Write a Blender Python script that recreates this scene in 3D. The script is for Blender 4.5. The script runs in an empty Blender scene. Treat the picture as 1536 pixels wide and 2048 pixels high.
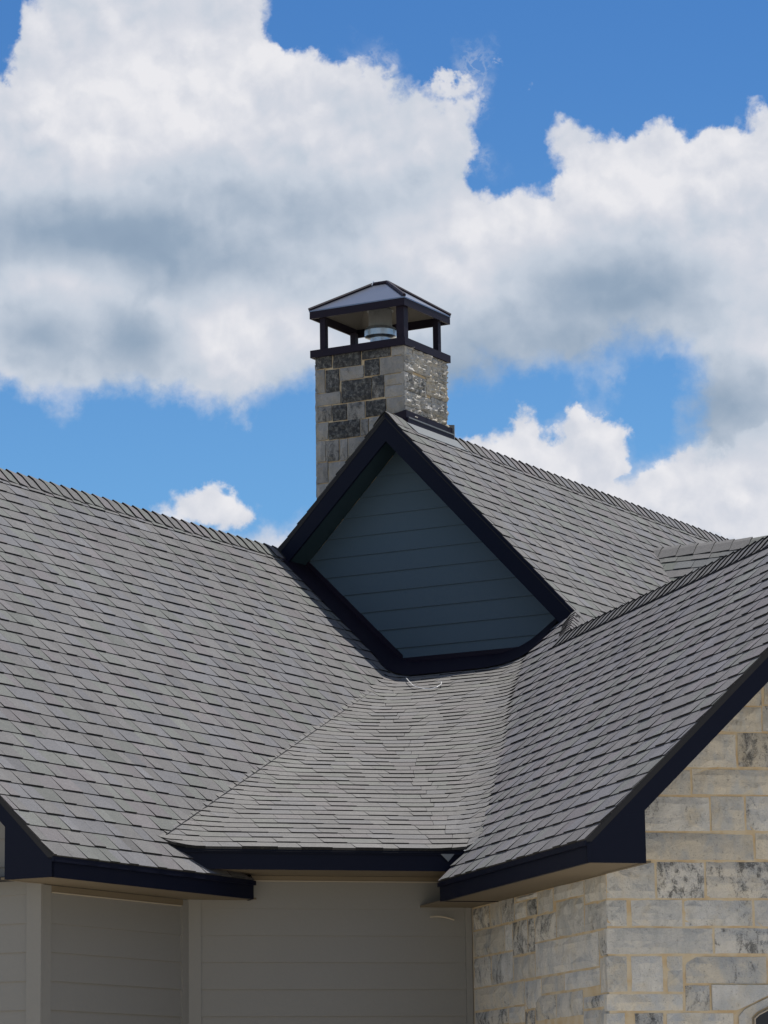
import bpy, math, random
from mathutils import Vector, Matrix, noise as mnoise
rnd = random.Random(7)
S = bpy.context.scene
COL = S.collection
rad = math.radians

# ------------------------------------------------------------------ camera, frame of the house
F_PX, PITCH, ROLL, TH = 6667.4, rad(10.9137), rad(-0.80237), rad(29.325)
EYE = 1.6                                   # the eye stands 1.6 m above the ground; house numbers below are relative to the eye
fw = Vector((0, math.cos(PITCH), math.sin(PITCH)))
up = Vector((0, -math.sin(PITCH), math.cos(PITCH)))
rt = Vector((1, 0, 0))
cr_, sr_ = math.cos(ROLL), math.sin(ROLL)
rt2 = cr_ * rt + sr_ * up
up2 = -sr_ * rt + cr_ * up
camd = bpy.data.cameras.new('camera')
cam = bpy.data.objects.new('camera', camd)
COL.objects.link(cam)
cam.matrix_world = Matrix(((rt2.x, up2.x, -fw.x, 0), (rt2.y, up2.y, -fw.y, 0), (rt2.z, up2.z, -fw.z, EYE), (0, 0, 0, 1)))
camd.sensor_fit = 'VERTICAL'
camd.sensor_height = 36
camd.lens = F_PX / 2048 * 36
camd.clip_start = 0.1
camd.clip_end = 5000
S.camera = cam

# ------------------------------------------------------------------ light
SUN_AZ, SUN_EL = rad(62), rad(75)           # azimuth clockwise from the way the camera faces
sund = bpy.data.lights.new('sun', 'SUN')
sund.energy = 4.6
sund.angle = rad(0.53)
sund.color = (1.0, 0.955, 0.89)
sun = bpy.data.objects.new('sun', sund)
COL.objects.link(sun)
sdir = Vector((math.sin(SUN_AZ) * math.cos(SUN_EL), math.cos(SUN_AZ) * math.cos(SUN_EL), math.sin(SUN_EL)))
sun.rotation_euler = sdir.to_track_quat('Z', 'Y').to_euler()
sun.location = (0, 0, 40)

S.view_settings.view_transform = 'Standard'
S.view_settings.look = 'None'
S.view_settings.exposure = 0.5
S.view_settings.gamma = 1.0
S.view_settings.use_curve_mapping = False


class NT:
    """small helper to write node graphs as expressions"""
    def __init__(self, tree):
        self.t = tree

    def new(self, kind, **kw):
        n = self.t.nodes.new(kind)
        for k, v in kw.items():
            setattr(n, k, v)
        return n

    def put(self, sock, v):
        if v is None:
            return
        if isinstance(v, bpy.types.NodeSocket):
            self.t.links.new(v, sock)
        else:
            sock.default_value = v

    def m(self, op, a, b=None, c=None, clamp=False):
        n = self.new('ShaderNodeMath', operation=op, use_clamp=clamp)
        for i, v in enumerate((a, b, c)):
            self.put(n.inputs[i], v)
        return n.outputs[0]

    def v(self, op, a, b=None, scale=None):
        n = self.new('ShaderNodeVectorMath', operation=op)
        self.put(n.inputs[0], a)
        if b is not None:
            self.put(n.inputs[1], b)
        if scale is not None:
            self.put(n.inputs['Scale'], scale)
        return n.outputs['Value'] if op in ('LENGTH', 'DOT_PRODUCT', 'DISTANCE') else n.outputs[0]

    def mix(self, f, a, b, blend='MIX'):
        n = self.new('ShaderNodeMix', data_type='RGBA', blend_type=blend)
        self.put(n.inputs[0], f)
        self.put(n.inputs[6], a)
        self.put(n.inputs[7], b)
        return n.outputs[2]

    def noise(self, vec, scale, detail=4, rough=0.5, dist=0.0, lac=2.0, out=0):
        n = self.new('ShaderNodeTexNoise')
        self.put(n.inputs['Vector'], vec)
        self.put(n.inputs['Scale'], scale)
        self.put(n.inputs['Detail'], detail)
        self.put(n.inputs['Roughness'], rough)
        self.put(n.inputs['Lacunarity'], lac)
        self.put(n.inputs['Distortion'], dist)
        return n.outputs[out]

    def step(self, x, lo, hi, a=0.0, b=1.0):
        n = self.new('ShaderNodeMapRange', interpolation_type='SMOOTHSTEP')
        for i, v in enumerate((x, lo, hi, a, b)):
            self.put(n.inputs[i], v)
        return n.outputs[0]


def px_dir(x, y):
    return (fw * F_PX + rt2 * (x - 768) - up2 * (y - 1024)).normalized()


def az_el(x, y):
    d = px_dir(x, y)
    return math.atan2(d.x, d.y) * 100, math.asin(d.z) * 100


PX = 100 / F_PX     # one photo pixel in hundredths of a radian

w_ = bpy.data.worlds.new('World')
S.world = w_
w_.use_nodes = True
wt = w_.node_tree
wt.nodes.clear()
g = NT(wt)
tc = g.new('ShaderNodeTexCoord')
dirv = tc.outputs['Generated']
sep = g.new('ShaderNodeSeparateXYZ')
g.put(sep.inputs[0], dirv)
az = g.m('MULTIPLY', g.m('ARCTAN2', sep.outputs[0], sep.outputs[1]), 100)
el = g.m('MULTIPLY', g.m('ARCSINE', sep.outputs[2]), 100)
cmb = g.new('ShaderNodeCombineXYZ')
g.put(cmb.inputs[0], az)
g.put(cmb.inputs[1], el)
P0 = cmb.outputs[0]
# warp the layout with noise so that no outline stays an ellipse
wn = g.noise(dirv, 26, 6, 0.55, out=1)
wv = g.v('SCALE', g.v('SUBTRACT', wn, (0.5, 0.5, 0.5)), scale=170 * PX)
wn2 = g.noise(dirv, 95, 7, 0.62, out=1)
wv2 = g.v('SCALE', g.v('SUBTRACT', wn2, (0.5, 0.5, 0.5)), scale=90 * PX)
ws_ = g.noise(dirv, 16, 2, 0.4, out=1)
PS = g.v('ADD', P0, g.v('SCALE', g.v('SUBTRACT', ws_, (0.5, 0.5, 0.5)), scale=230 * PX))
PW = g.v('ADD', g.v('ADD', P0, wv), wv2)


def ell(x, y, rx, ry, rot=0.0, p=None):
    """signed distance-like value (in units of 100 photo pixels) inside a soft ellipse of the sky"""
    a, e = az_el(x, y)
    n = g.new('ShaderNodeMapping', vector_type='TEXTURE')
    g.put(n.inputs['Vector'], p or PW)
    n.inputs['Location'].default_value = (a, e, 0)
    n.inputs['Rotation'].default_value = (0, 0, rad(rot))
    n.inputs['Scale'].default_value = (rx * PX, ry * PX, 1)
    ln = g.v('LENGTH', n.outputs[0])
    return g.m('MULTIPLY', g.m('SUBTRACT', 1.0, ln), min(rx, ry) / 100)


def union(vals, k=0.25):
    r = vals[0]
    for x in vals[1:]:
        r = g.m('SMOOTH_MAX', r, x, k)
    return r


holes = union([ell(1130, -50, 560, 225, 0), ell(1330, 110, 330, 125, -4), ell(1030, 230, 92, 130, 8), ell(665, 30, 120, 80, -12),
               ell(-30, 0, 62, 110, 0)], 0.2)
holes2 = union([ell(330, 935, 400, 135, 0), ell(-30, 900, 190, 120, -14), ell(560, 900, 160, 115, 0),
                ell(1075, 822, 190, 66, 5), ell(1300, 785, 78, 105, 0), ell(955, 830, 80, 62, 0), ell(1250, 835, 50, 60, 0)], 0.2)
low = union([ell(392, 1018, 105, 62, 0), ell(640, 1075, 110, 62, 35), ell(455, 1030, 40, 40, 0)], 0.15)
low2 = union([ell(975, 885, 85, 42, 0), ell(1070, 885, 66, 62, 0), ell(1200, 885, 88, 78, 0), ell(1100, 965, 240, 100, -14),
              ell(1420, 985, 240, 105, 0), ell(1130, 910, 110, 60, 0), ell(1380, 905, 70, 45, 0), ell(1500, 900, 90, 50, 0)], 0.12)
wisp = union([ell(930, 180, 75, 100, -20), ell(970, 300, 50, 40, 0), ell(760, 110, 60, 30, 0)], 0.2)
n_big = g.m('SUBTRACT', g.noise(dirv, 55, 9, 0.6, 0.3), 0.5)
n_fine = g.m('SUBTRACT', g.noise(dirv, 170, 8, 0.62, 0.5), 0.5)
inframe = ell(768, 700, 1500, 1350, 0, P0)
# beyond the frame the sky carries on with the same broken cumulus
mp = g.new('ShaderNodeMapping')
g.put(mp.inputs['Vector'], dirv)
mp.inputs['Scale'].default_value = (1, 1, 1.9)
generic = g.m('MULTIPLY', g.m('SUBTRACT', g.noise(mp.outputs[0], 5.5, 10, 0.6, 0.2), 0.5), 9.0)
fmask = g.step(inframe, -0.5, 3.5)
dens_a = g.m('SMOOTH_MIN', 1.6, g.m('MULTIPLY', holes, -1), 0.25)
dens_b = g.m('MULTIPLY', holes2, -1)
def billow(vec, scale):
    v_ = g.new('ShaderNodeTexVoronoi', feature='SMOOTH_F1', voronoi_dimensions='2D')
    g.put(v_.inputs['Vector'], vec)
    v_.inputs['Scale'].default_value = scale
    v_.inputs['Detail'].default_value = 1.6
    v_.inputs['Roughness'].default_value = 0.5
    v_.inputs['Smoothness'].default_value = 0.5
    return g.m('SUBTRACT', 0.50, v_.outputs['Distance'])


vwarp = g.v('ADD', P0, g.v('SCALE', g.v('SUBTRACT', wn2, (0.5, 0.5, 0.5)), scale=1.2))
n_bil = billow(vwarp, 0.62)
det = g.m('ADD', g.m('ADD', g.m('MULTIPLY', n_big, 0.45), g.m('MULTIPLY', n_fine, 0.34)), g.m('ADD', g.m('MULTIPLY', n_bil, 0.50), 0.05))
al_a = g.step(g.m('ADD', dens_a, det), 0.0, 0.30)
al_b = g.step(g.m('ADD', dens_b, g.m('MULTIPLY', det, 0.55)), -0.22, 0.50)
fil = g.step(g.m('ABSOLUTE', n_fine), 0.075, 0.0)
fil2 = g.step(g.m('ABSOLUTE', n_big), 0.10, 0.01)
al_w = g.m('MULTIPLY', g.step(g.m('ADD', wisp, g.m('MULTIPLY', n_big, 1.5)), -0.15, 0.75), g.m('ADD', 0.10, g.m('ADD', g.m('MULTIPLY', fil, 0.34), g.m('MULTIPLY', fil2, 0.34))))
al_frame = g.m('MAXIMUM', g.m('MINIMUM', al_a, al_b), al_w)
al_gen = g.step(generic, 0.0, 0.5)
low_d = g.m('ADD', union([low, low2], 0.05), g.m('MULTIPLY', det, 0.5))
al_low = g.step(low_d, 0.0, 0.22)
alpha = g.m('ADD', g.m('MULTIPLY', al_frame, fmask), g.m('MULTIPLY', al_gen, g.m('SUBTRACT', 1.0, fmask)))
alpha = g.m('MAXIMUM', alpha, al_low)


def relief(scale, off, dist=0.25):
    """light on the billows: the same noise a little nearer the sun, subtracted"""
    a = g.noise(dirv, scale, 7, 0.55, dist)
    sh = g.v('ADD', dirv, (off * 0.55, 0.0, off))
    b = g.noise(sh, scale, 7, 0.55, dist)
    return g.m('SUBTRACT', a, b)


nb2 = billow(g.v('ADD', vwarp, (0.25, 0.45, 0.0)), 0.62)
r3 = g.m('SUBTRACT', n_bil, nb2)
r1 = relief(30, 0.012)
r2 = relief(85, 0.0042)
# grey undersides and thick middles
dark = union([ell(230, 500, 440, 90, -3, p=PS), ell(560, 420, 240, 55, 0, p=PS), ell(250, 700, 110, 70, 0, p=PS), ell(1010, 700, 330, 95, 6, p=PS),
              ell(1230, 600, 230, 70, 0, p=PS), ell(1450, 830, 130, 70, 0, p=PS), ell(1180, 560, 150, 80, 0, p=PS), ell(60, 700, 90, 60, 0, p=PS)], 0.4)
dark2 = g.step(dark, -0.85, 0.95)
bright = union([ell(110, 620, 120, 75, 20, p=PS), ell(460, 650, 190, 90, 10, p=PS), ell(330, 190, 300, 150, 0, p=PS), ell(780, 450, 130, 60, 0, p=PS),
                ell(1000, 470, 260, 110, 0, p=PS), ell(1300, 330, 250, 100, 0, p=PS), ell(600, 110, 150, 60, -20, p=PS), ell(1500, 560, 120, 60, 0, p=PS)], 0.4)
bright2 = g.step(bright, -0.5, 0.9)
lit = g.m('ADD', 0.76, g.m('MULTIPLY', bright2, 0.20))
lit = g.m('SUBTRACT', lit, g.m('MULTIPLY', dark2, 0.54))
calm = g.m('SUBTRACT', 1.0, g.m('MULTIPLY', dark2, 0.75))
rel = g.m('ADD', g.m('ADD', g.m('MULTIPLY', r1, 0.10), g.m('MULTIPLY', r2, 0.34)), g.m('MULTIPLY', r3, 0.20))
lit = g.m('ADD', lit, g.m('MULTIPLY', rel, calm))
lit = g.m('ADD', lit, g.m('MULTIPLY', g.step(low_d, 0.0, 0.15), 0.12))
lit = g.m('MAXIMUM', g.m('MINIMUM', lit, 1.02), 0.0)
ramp = g.new('ShaderNodeValToRGB')
g.put(ramp.inputs[0], lit)
cr = ramp.color_ramp
cr.elements[0].position = 0.0
cr.elements[0].color = (0.20, 0.285, 0.41, 1)
cr.elements[1].position = 1.0
cr.elements[1].color = (0.83, 0.83, 0.865, 1)
e_ = cr.elements.new(0.30)
e_.color = (0.30, 0.39, 0.51, 1)
e_ = cr.elements.new(0.62)
e_.color = (0.56, 0.62, 0.71, 1)
e_ = cr.elements.new(0.80)
e_.color = (0.67, 0.695, 0.765, 1)
SKY_K = 0.085
sky = g.new('ShaderNodeTexSky', sky_type='NISHITA')
sky.sun_disc = False
sky.sun_elevation = SUN_EL
sky.sun_rotation = SUN_AZ
sky.altitude = 300
sky.air_density = 1.0
sky.dust_density = 0.25
sky.ozone_density = 3.0
deep = g.mix(g.step(el, 12, 38), (0.56, 0.86, 1.02, 1), (0.34, 0.64, 0.93, 1))
blue = g.mix(1.0, sky.outputs[0], deep, 'MULTIPLY')
cloud_col = g.v('SCALE', ramp.outputs[0], scale=1.0 / SKY_K * 0.70)
final = g.mix(alpha, blue, cloud_col)
bg = g.new('ShaderNodeBackground')
g.put(bg.inputs[0], final)
bg.inputs[1].default_value = SKY_K
wo = g.new('ShaderNodeOutputWorld')
wt.links.new(bg.outputs[0], wo.inputs[0])
w_.cycles.sampling_method = 'MANUAL'
w_.cycles.sample_map_resolution = 512

# ------------------------------------------------------------------ materials
def material(name, build, rough=0.8, spec=0.3, metallic=0.0):
    m = bpy.data.materials.new(name)
    m.use_nodes = True
    t = m.node_tree
    t.nodes.clear()
    q = NT(t)
    out = q.new('ShaderNodeOutputMaterial')
    b = q.new('ShaderNodeBsdfPrincipled')
    t.links.new(b.outputs[0], out.inputs[0])
    b.inputs['Roughness'].default_value = rough
    b.inputs['Specular IOR Level'].default_value = spec
    b.inputs['Metallic'].default_value = metallic
    build(q, b)
    return m


def obj_co(q):
    return q.new('ShaderNodeTexCoord').outputs['Object']


def bump(q, b, h, strength, dist):
    n = q.new('ShaderNodeBump')
    n.inputs['Strength'].default_value = strength
    n.inputs['Distance'].default_value = dist
    q.put(n.inputs['Height'], h)
    q.t.links.new(n.outputs[0], b.inputs['Normal'])


def tone(q):
    n = q.new('ShaderNodeAttribute', attribute_name='tone')
    return n.outputs['Color']


def plain(col, var=0.12, scale=6.0, bscale=120.0, bstr=0.25, bdist=0.002):
    def f(q, b):
        co = obj_co(q)
        n = q.noise(co, scale, 6, 0.6)
        n2 = q.noise(co, scale * 14, 3, 0.5)
        k = q.m('ADD', 1 - var, q.m('MULTIPLY', q.m('ADD', n, n2), var))
        q.put(b.inputs['Base Color'], q.v('SCALE', tuple(col), scale=k))
        bump(q, b, q.noise(co, bscale, 3, 0.6), bstr, bdist)
    return f


def shingle_nodes(q, b):
    co = obj_co(q)
    t = tone(q)
    gran = q.noise(co, 210, 3, 0.75)
    patch = q.noise(co, 1.3, 5, 0.6)
    mid = q.noise(co, 22, 4, 0.6)
    k = q.m('ADD', q.m('MULTIPLY', q.step(gran, 0.33, 0.68), 0.55), 0.62)
    k = q.m('MULTIPLY', k, q.m('ADD', 0.80, q.m('MULTIPLY', patch, 0.40)))
    k = q.m('MULTIPLY', k, q.m('ADD', 0.80, q.m('MULTIPLY', q.noise(co, 75, 4, 0.8), 0.40)))
    k = q.m('MULTIPLY', k, q.m('ADD', 0.86, q.m('MULTIPLY', mid, 0.28)))
    base = q.mix(1.0, t, (0.128, 0.126, 0.127, 1), 'MULTIPLY')
    # a few pale and a few rusty granules
    sp = q.step(q.noise(co, 330, 1, 0.5), 0.68, 0.74)
    col = q.v('SCALE', base, scale=k)
    col = q.mix(q.m('MULTIPLY', sp, 0.5), col, (0.30, 0.29, 0.27, 1))
    stain = q.m('MULTIPLY', q.step(q.noise(co, 2.6, 6, 0.7), 0.60, 0.74), 0.22)
    col = q.mix(stain, col, (0.17, 0.165, 0.125, 1))
    q.put(b.inputs['Base Color'], col)
    bump(q, b, gran, 0.6, 0.0025)


M = {}
M['shingle'] = material('asphalt_shingle', shingle_nodes, 0.92, 0.25)
M['felt'] = material('roofing_felt', plain((0.02, 0.02, 0.022)), 0.95)
M['navy'] = material('navy_trim_paint', plain((0.0026, 0.0042, 0.0130), 0.1), 0.55, 0.12)
M['greige'] = material('greige_siding_paint', plain((0.185, 0.178, 0.163), 0.05, 3.0, 60, 0.35, 0.0015), 0.65, 0.3)
M['slate'] = material('slate_blue_siding_paint', plain((0.060, 0.093, 0.120), 0.06, 3.0, 60, 0.3, 0.0015), 0.6, 0.3)
M['slate_shade'] = material('slate_soffit_shade', plain((0.022, 0.042, 0.052), 0.06), 0.7, 0.2)  # siding slate darkened: shade under the gable rakes put into the colour
M['soffit'] = material('tan_soffit_paint', plain((0.135, 0.108, 0.072), 0.06), 0.7, 0.3)
M['caulk'] = material('pale_caulk', plain((0.36, 0.31, 0.24), 0.06), 0.7, 0.3)
M['bronze'] = material('dark_bronze_metal', plain((0.010, 0.007, 0.015), 0.12, 5, 40, 0.1, 0.001), 0.55, 0.16, 0.0)
M['hood_sheet'] = material('dark_glossy_sheet_metal', plain((0.19, 0.21, 0.26), 0.12, 5, 30, 0.12, 0.002), 0.33, 0.5, 0.85)
M['hood_inside'] = material('hood_inside_sheet', plain((0.16, 0.15, 0.13), 0.15, 5), 0.6, 0.4)
M['galv'] = material('galvanised_steel', plain((0.42, 0.46, 0.50), 0.2, 12, 40, 0.1, 0.001), 0.32, 0.5, 0.9)
M['lead'] = material('grey_flashing_metal', plain((0.15, 0.16, 0.165), 0.2, 8, 30, 0.3, 0.003), 0.6, 0.4, 0.2)
M['wire'] = material('bright_wire', plain((0.75, 0.75, 0.74), 0.05), 0.35, 0.5, 0.3)
M['window'] = material('black_window_frame', plain((0.006, 0.006, 0.010), 0.1), 0.35, 0.4)
M['glass'] = material('dark_window_glass', plain((0.01, 0.012, 0.015), 0.1), 0.05, 0.6)


def stone_nodes(q, b):
    co = obj_co(q)
    t = tone(q)
    s = q.new('ShaderNodeSeparateColor')
    q.put(s.inputs[0], t)
    dk, hue, val = s.outputs[0], s.outputs[1], s.outputs[2]
    shift = q.v('ADD', co, q.v('SCALE', t, scale=17.0))
    vert = q.new('ShaderNodeMapping')
    q.put(vert.inputs['Vector'], shift)
    vert.inputs['Scale'].default_value = (1.0, 1.0, 0.55)
    big = q.noise(vert.outputs[0], 7, 5, 0.6, 0.4)
    med = q.noise(vert.outputs[0], 24, 8, 0.68, 0.6)
    fine = q.noise(shift, 120, 5, 0.7)
    light = q.mix(hue, (0.45, 0.44, 0.42, 1), (0.47, 0.425, 0.35, 1))
    cool = q.mix(q.step(big, 0.42, 0.62), light, (0.375, 0.373, 0.362, 1))
    warm = q.mix(q.m('MULTIPLY', q.step(q.noise(shift, 5, 4, 0.6), 0.52, 0.7), 0.55), cool, (0.45, 0.39, 0.29, 1))
    k = q.m('ADD', 0.62, q.m('MULTIPLY', q.m('ADD', q.m('MULTIPLY', med, 0.5), q.m('MULTIPLY', fine, 0.45)), 0.85))
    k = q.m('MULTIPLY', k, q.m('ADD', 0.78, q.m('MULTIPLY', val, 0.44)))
    col = q.v('SCALE', warm, scale=k)
    # dark mottled crust: share of the face grows with the stone's own darkness
    f = q.m('ADD', q.m('MULTIPLY', big, 0.35), q.m('ADD', q.m('MULTIPLY', med, 0.55), q.m('MULTIPLY', fine, 0.35)))
    lo = q.m('SUBTRACT', 0.80, q.m('MULTIPLY', dk, 0.33))
    mask = q.step(f, lo, q.m('ADD', lo, 0.14))
    mask = q.m('MULTIPLY', mask, q.step(dk, 0.02, 0.2))
    crust = q.mix(q.step(q.noise(shift, 34, 6, 0.65, 0.5), 0.42, 0.72), (0.017, 0.019, 0.023, 1), (0.15, 0.155, 0.15, 1))
    pits = q.step(q.noise(shift, 48, 5, 0.75), 0.30, 0.44)
    col = q.mix(q.m('MULTIPLY', q.m('SUBTRACT', 1.0, pits), 0.55), col, (0.12, 0.115, 0.10, 1))
    col = q.mix(q.m('MULTIPLY', mask, q.m('ADD', 0.62, q.m('MULTIPLY', dk, 0.28), clamp=True)), col, crust)
    q.put(b.inputs['Base Color'], col)
    h = q.m('ADD', q.m('MULTIPLY', med, 1.0), q.m('MULTIPLY', fine, 0.5))
    bump(q, b, h, 1.0, 0.016)


M['stone'] = material('split_face_limestone', stone_nodes, 0.9, 0.2)


def mortar_nodes(q, b):
    co = obj_co(q)
    n = q.noise(co, 9, 5, 0.6)
    c = q.mix(q.step(n, 0.35, 0.65), (0.45, 0.335, 0.20, 1), (0.50, 0.42, 0.30, 1))
    q.put(b.inputs['Base Color'], c)
    bump(q, b, q.noise(co, 90, 4, 0.7), 0.6, 0.004)


M['mortar'] = material('tan_mortar', mortar_nodes, 0.95, 0.1)


def ground_nodes(q, b):
    co = obj_co(q)
    n = q.noise(co, 0.35, 6, 0.6)
    n2 = q.noise(co, 9, 5, 0.7)
    c = q.mix(q.step(n, 0.50, 0.72), (0.53, 0.48, 0.40, 1), (0.22, 0.20, 0.11, 1))
    q.put(b.inputs['Base Color'], q.v('SCALE', c, scale=q.m('ADD', 0.7, q.m('MULTIPLY', n2, 0.6))))
    bump(q, b, n2, 0.6, 0.03)


M['ground'] = material('pale_gravel_and_dry_grass', ground_nodes, 0.95, 0.1)

# ------------------------------------------------------------------ object helpers
def hv(deg):
    a = TH + rad(deg)
    return Vector((math.sin(a), math.cos(a), 0))


EV, CV, WV, RV = hv(0), hv(45), hv(90), hv(135)
ZV = Vector((0, 0, 1))
LIFT = Vector((0, 0, EYE))


def pew(e, w, z):
    return EV * e + WV * w + ZV * z


def pcr(c, r, z):
    return CV * c + RV * r + ZV * z


def cr_ew(c, r):
    return (c - r) * 0.70710678, (c + r) * 0.70710678


house = bpy.data.objects.new('house', None)
COL.objects.link(house)
HB = pcr(5.7, -21.5, -EYE) + LIFT
house.location = HB
house['label'] = 'stone and siding house with grey shingle roofs, dark trim, gable and chimney'
house['category'] = 'house'
bpy.context.view_layer.update()


class MB:
    def __init__(self):
        self.v, self.f, self.t, self.k = [], [], [], []

    def add(self, verts, faces, tone=(1, 1, 1), mat=0):
        o = len(self.v)
        self.v += [Vector(p) for p in verts]
        for i, fa in enumerate(faces):
            self.f.append([o + j for j in fa])
            self.t.append(tone[i] if isinstance(tone, list) else tone)
            self.k.append(mat[i] if isinstance(mat, list) else mat)

    def slab(self, poly, thick, tone=(1, 1, 1), mat=0):
        """closed slab: poly (front face, ordered) extruded by vector thick"""
        n = len(poly)
        a = [Vector(p) for p in poly]
        b = [p + thick for p in a]
        nrm = Vector((0, 0, 0))
        for i in range(n):
            nrm += a[i].cross(a[(i + 1) % n])
        if nrm.dot(thick) > 0:
            a.reverse()
            b.reverse()
        self.add(a + b, [list(range(n)), list(range(2 * n - 1, n - 1, -1))] + [[(i + 1) % n, i, n + i, n + (i + 1) % n] for i in range(n)], tone, mat)

    def box(self, o, u, v, n):
        self.slab([o, o + u, o + u + v, o + v], n)

    def tube(self, pts, r, seg=6, close=True):
        rings = []
        for i, p in enumerate(pts):
            d = (pts[min(i + 1, len(pts) - 1)] - pts[max(i - 1, 0)]).normalized()
            a = d.cross(ZV)
            if a.length < 1e-3:
                a = d.cross(Vector((1, 0, 0)))
            a.normalize()
            b = d.cross(a)
            rings.append([p + (a * math.cos(k * math.tau / seg) + b * math.sin(k * math.tau / seg)) * r for k in range(seg)])
        vs = [p for rg in rings for p in rg]
        fs = []
        for i in range(len(pts) - 1):
            for k in range(seg):
                k2 = (k + 1) % seg
                fs.append([i * seg + k, i * seg + k2, (i + 1) * seg + k2, (i + 1) * seg + k])
        fs += [list(range(seg))[::-1], [len(vs) - seg + k for k in range(seg)]]
        self.add(vs, fs)

    def lathe(self, base, prof, seg=20):
        vs, fs = [], []
        for r, z in prof:
            for k in range(seg):
                a = k * math.tau / seg
                vs.append(base + Vector((math.cos(a) * r, math.sin(a) * r, z)))
        for i in range(len(prof) - 1):
            for k in range(seg):
                k2 = (k + 1) % seg
                fs.append([i * seg + k, i * seg + k2, (i + 1) * seg + k2, (i + 1) * seg + k])
        fs += [list(range(seg))[::-1], [len(vs) - seg + k for k in range(seg)]]
        self.add(vs, fs)

    def build(self, name, mats, parent=house, kind=None, label=None, smooth=False, base=HB, lift=True):
        me = bpy.data.meshes.new(name)
        off = (LIFT if lift else Vector((0, 0, 0))) - base
        me.from_pydata([p + off for p in self.v], [], self.f)
        at = me.attributes.new('tone', 'FLOAT_COLOR', 'FACE')
        buf = []
        for t in self.t:
            buf += [t[0], t[1], t[2], 1.0]
        at.data.foreach_set('color', buf)
        for m in (mats if isinstance(mats, (list, tuple)) else [mats]):
            me.materials.append(M[m])
        if any(self.k):
            me.polygons.foreach_set('material_index', self.k)
        if smooth:
            me.polygons.foreach_set('use_smooth', [True] * len(self.f))
        me.update()
        o = bpy.data.objects.new(name, me)
        COL.objects.link(o)
        if parent is not None:
            o.parent = parent
        else:
            o.location = base
        if kind:
            o['kind'] = kind
        if label:
            o['label'] = label
        return o


def clip(poly, fn):
    """keep the part of a 2-D polygon where fn(p) >= 0 (fn linear)"""
    out = []
    n = len(poly)
    for i in range(n):
        a, b = poly[i], poly[(i + 1) % n]
        fa, fb = fn(a), fn(b)
        if fa >= 0:
            out.append(a)
        if (fa >= 0) != (fb >= 0):
            s = fa / (fa - fb)
            out.append((a[0] + (b[0] - a[0]) * s, a[1] + (b[1] - a[1]) * s))
    return out


def clip_rect(poly, u0, u1, v0, v1):
    p = clip(poly, lambda q: q[0] - u0)
    if len(p) > 2: p = clip(p, lambda q: u1 - q[0])
    if len(p) > 2: p = clip(p, lambda q: q[1] - v0)
    if len(p) > 2: p = clip(p, lambda q: v1 - q[1])
    return p


def area(p):
    return 0.5 * sum(p[i][0] * p[(i + 1) % len(p)][1] - p[(i + 1) % len(p)][0] * p[i][1] for i in range(len(p)))


def dedupe(p, eps=1e-4):
    out = []
    for q in p:
        if not out or abs(q[0] - out[-1][0]) + abs(q[1] - out[-1][1]) > eps:
            out.append(q)
    if len(out) > 1 and abs(out[0][0] - out[-1][0]) + abs(out[0][1] - out[-1][1]) < eps:
        out.pop()
    return out


def shingle_tone(rr):
    v = rr.gauss(1.0, 0.055)
    k = rr.random()
    if k < 0.26:
        c = (0.975, 0.99, 1.04)       # bluish
    elif k < 0.42:
        c = (0.97, 1.02, 0.96)        # greenish
    elif k < 0.52:
        c = (1.03, 0.985, 1.01)        # mauve
    else:
        c = (1.0, 0.995, 0.985)
    if rr.random() < 0.02:
        v *= 1.14
    return (c[0] * v, c[1] * v, c[2] * v)


EDGE = (0.16, 0.15, 0.16)
EXPO = 0.143


def tab_widths(rr):
    return rr.choice((0.105, 0.125, 0.145, 0.165, 0.19, 0.22))


def shingle_rows(O, U, V, N, region, seed, v_start=0.0, tint=(1, 1, 1)):
    """all shingle tabs of a flat slope: list of (distance key, MB)"""
    rr = random.Random(seed)
    us = [p[0] for p in region]
    vs = [p[1] for p in region]
    res = []
    k = 0
    while v_start + k * EXPO < max(vs):
        v0 = v_start + k * EXPO
        v1 = v0 + EXPO
        u = min(us) - rr.uniform(0, 0.3)
        raised = rr.random() < 0.5
        while u < max(us):
            wd = tab_widths(rr)
            raised = (not raised) if rr.random() < 0.9 else raised
            t = rr.uniform(0.0098, 0.0122) if raised else rr.uniform(0.0054, 0.0066)
            jig = rr.uniform(-0.003, 0.003)
            lap = 0.004 if k else 0.018
            q = clip_rect(region, u + 0.0013, u + wd - 0.0013, v0 - lap + jig, v1)
            q = dedupe(q) if len(q) > 2 else q
            u += wd
            if len(q) < 3 or abs(area(q)) < 2e-4:
                continue
            tn = shingle_tone(rr)
            tn = (tn[0] * tint[0], tn[1] * tint[1], tn[2] * tint[2])
            mb = MB()
            h = lambda p: t * (1 - (p[1] - v0) / EXPO) + 0.0025
            top = [O + U * p[0] + V * p[1] + N * h(p) for p in q]
            low = [O + U * p[0] + V * p[1] - N * 0.003 for p in q]
            if area(q) * (U.cross(V)).dot(N) < 0:
                top.reverse()
                low.reverse()
            n = len(q)
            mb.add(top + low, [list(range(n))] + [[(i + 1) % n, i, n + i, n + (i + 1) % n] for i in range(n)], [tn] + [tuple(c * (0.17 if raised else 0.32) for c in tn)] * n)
            cen = sum(top, Vector()) / n
            res.append((cen.length, mb, abs(area(q))))
        k += 1
    return res


ALL_TABS = []       # (distance, mesh builder, roof object)


def give(parent, tabs):
    for d, mb, ar in tabs:
        ALL_TABS.append((d, mb, parent, ar))


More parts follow.
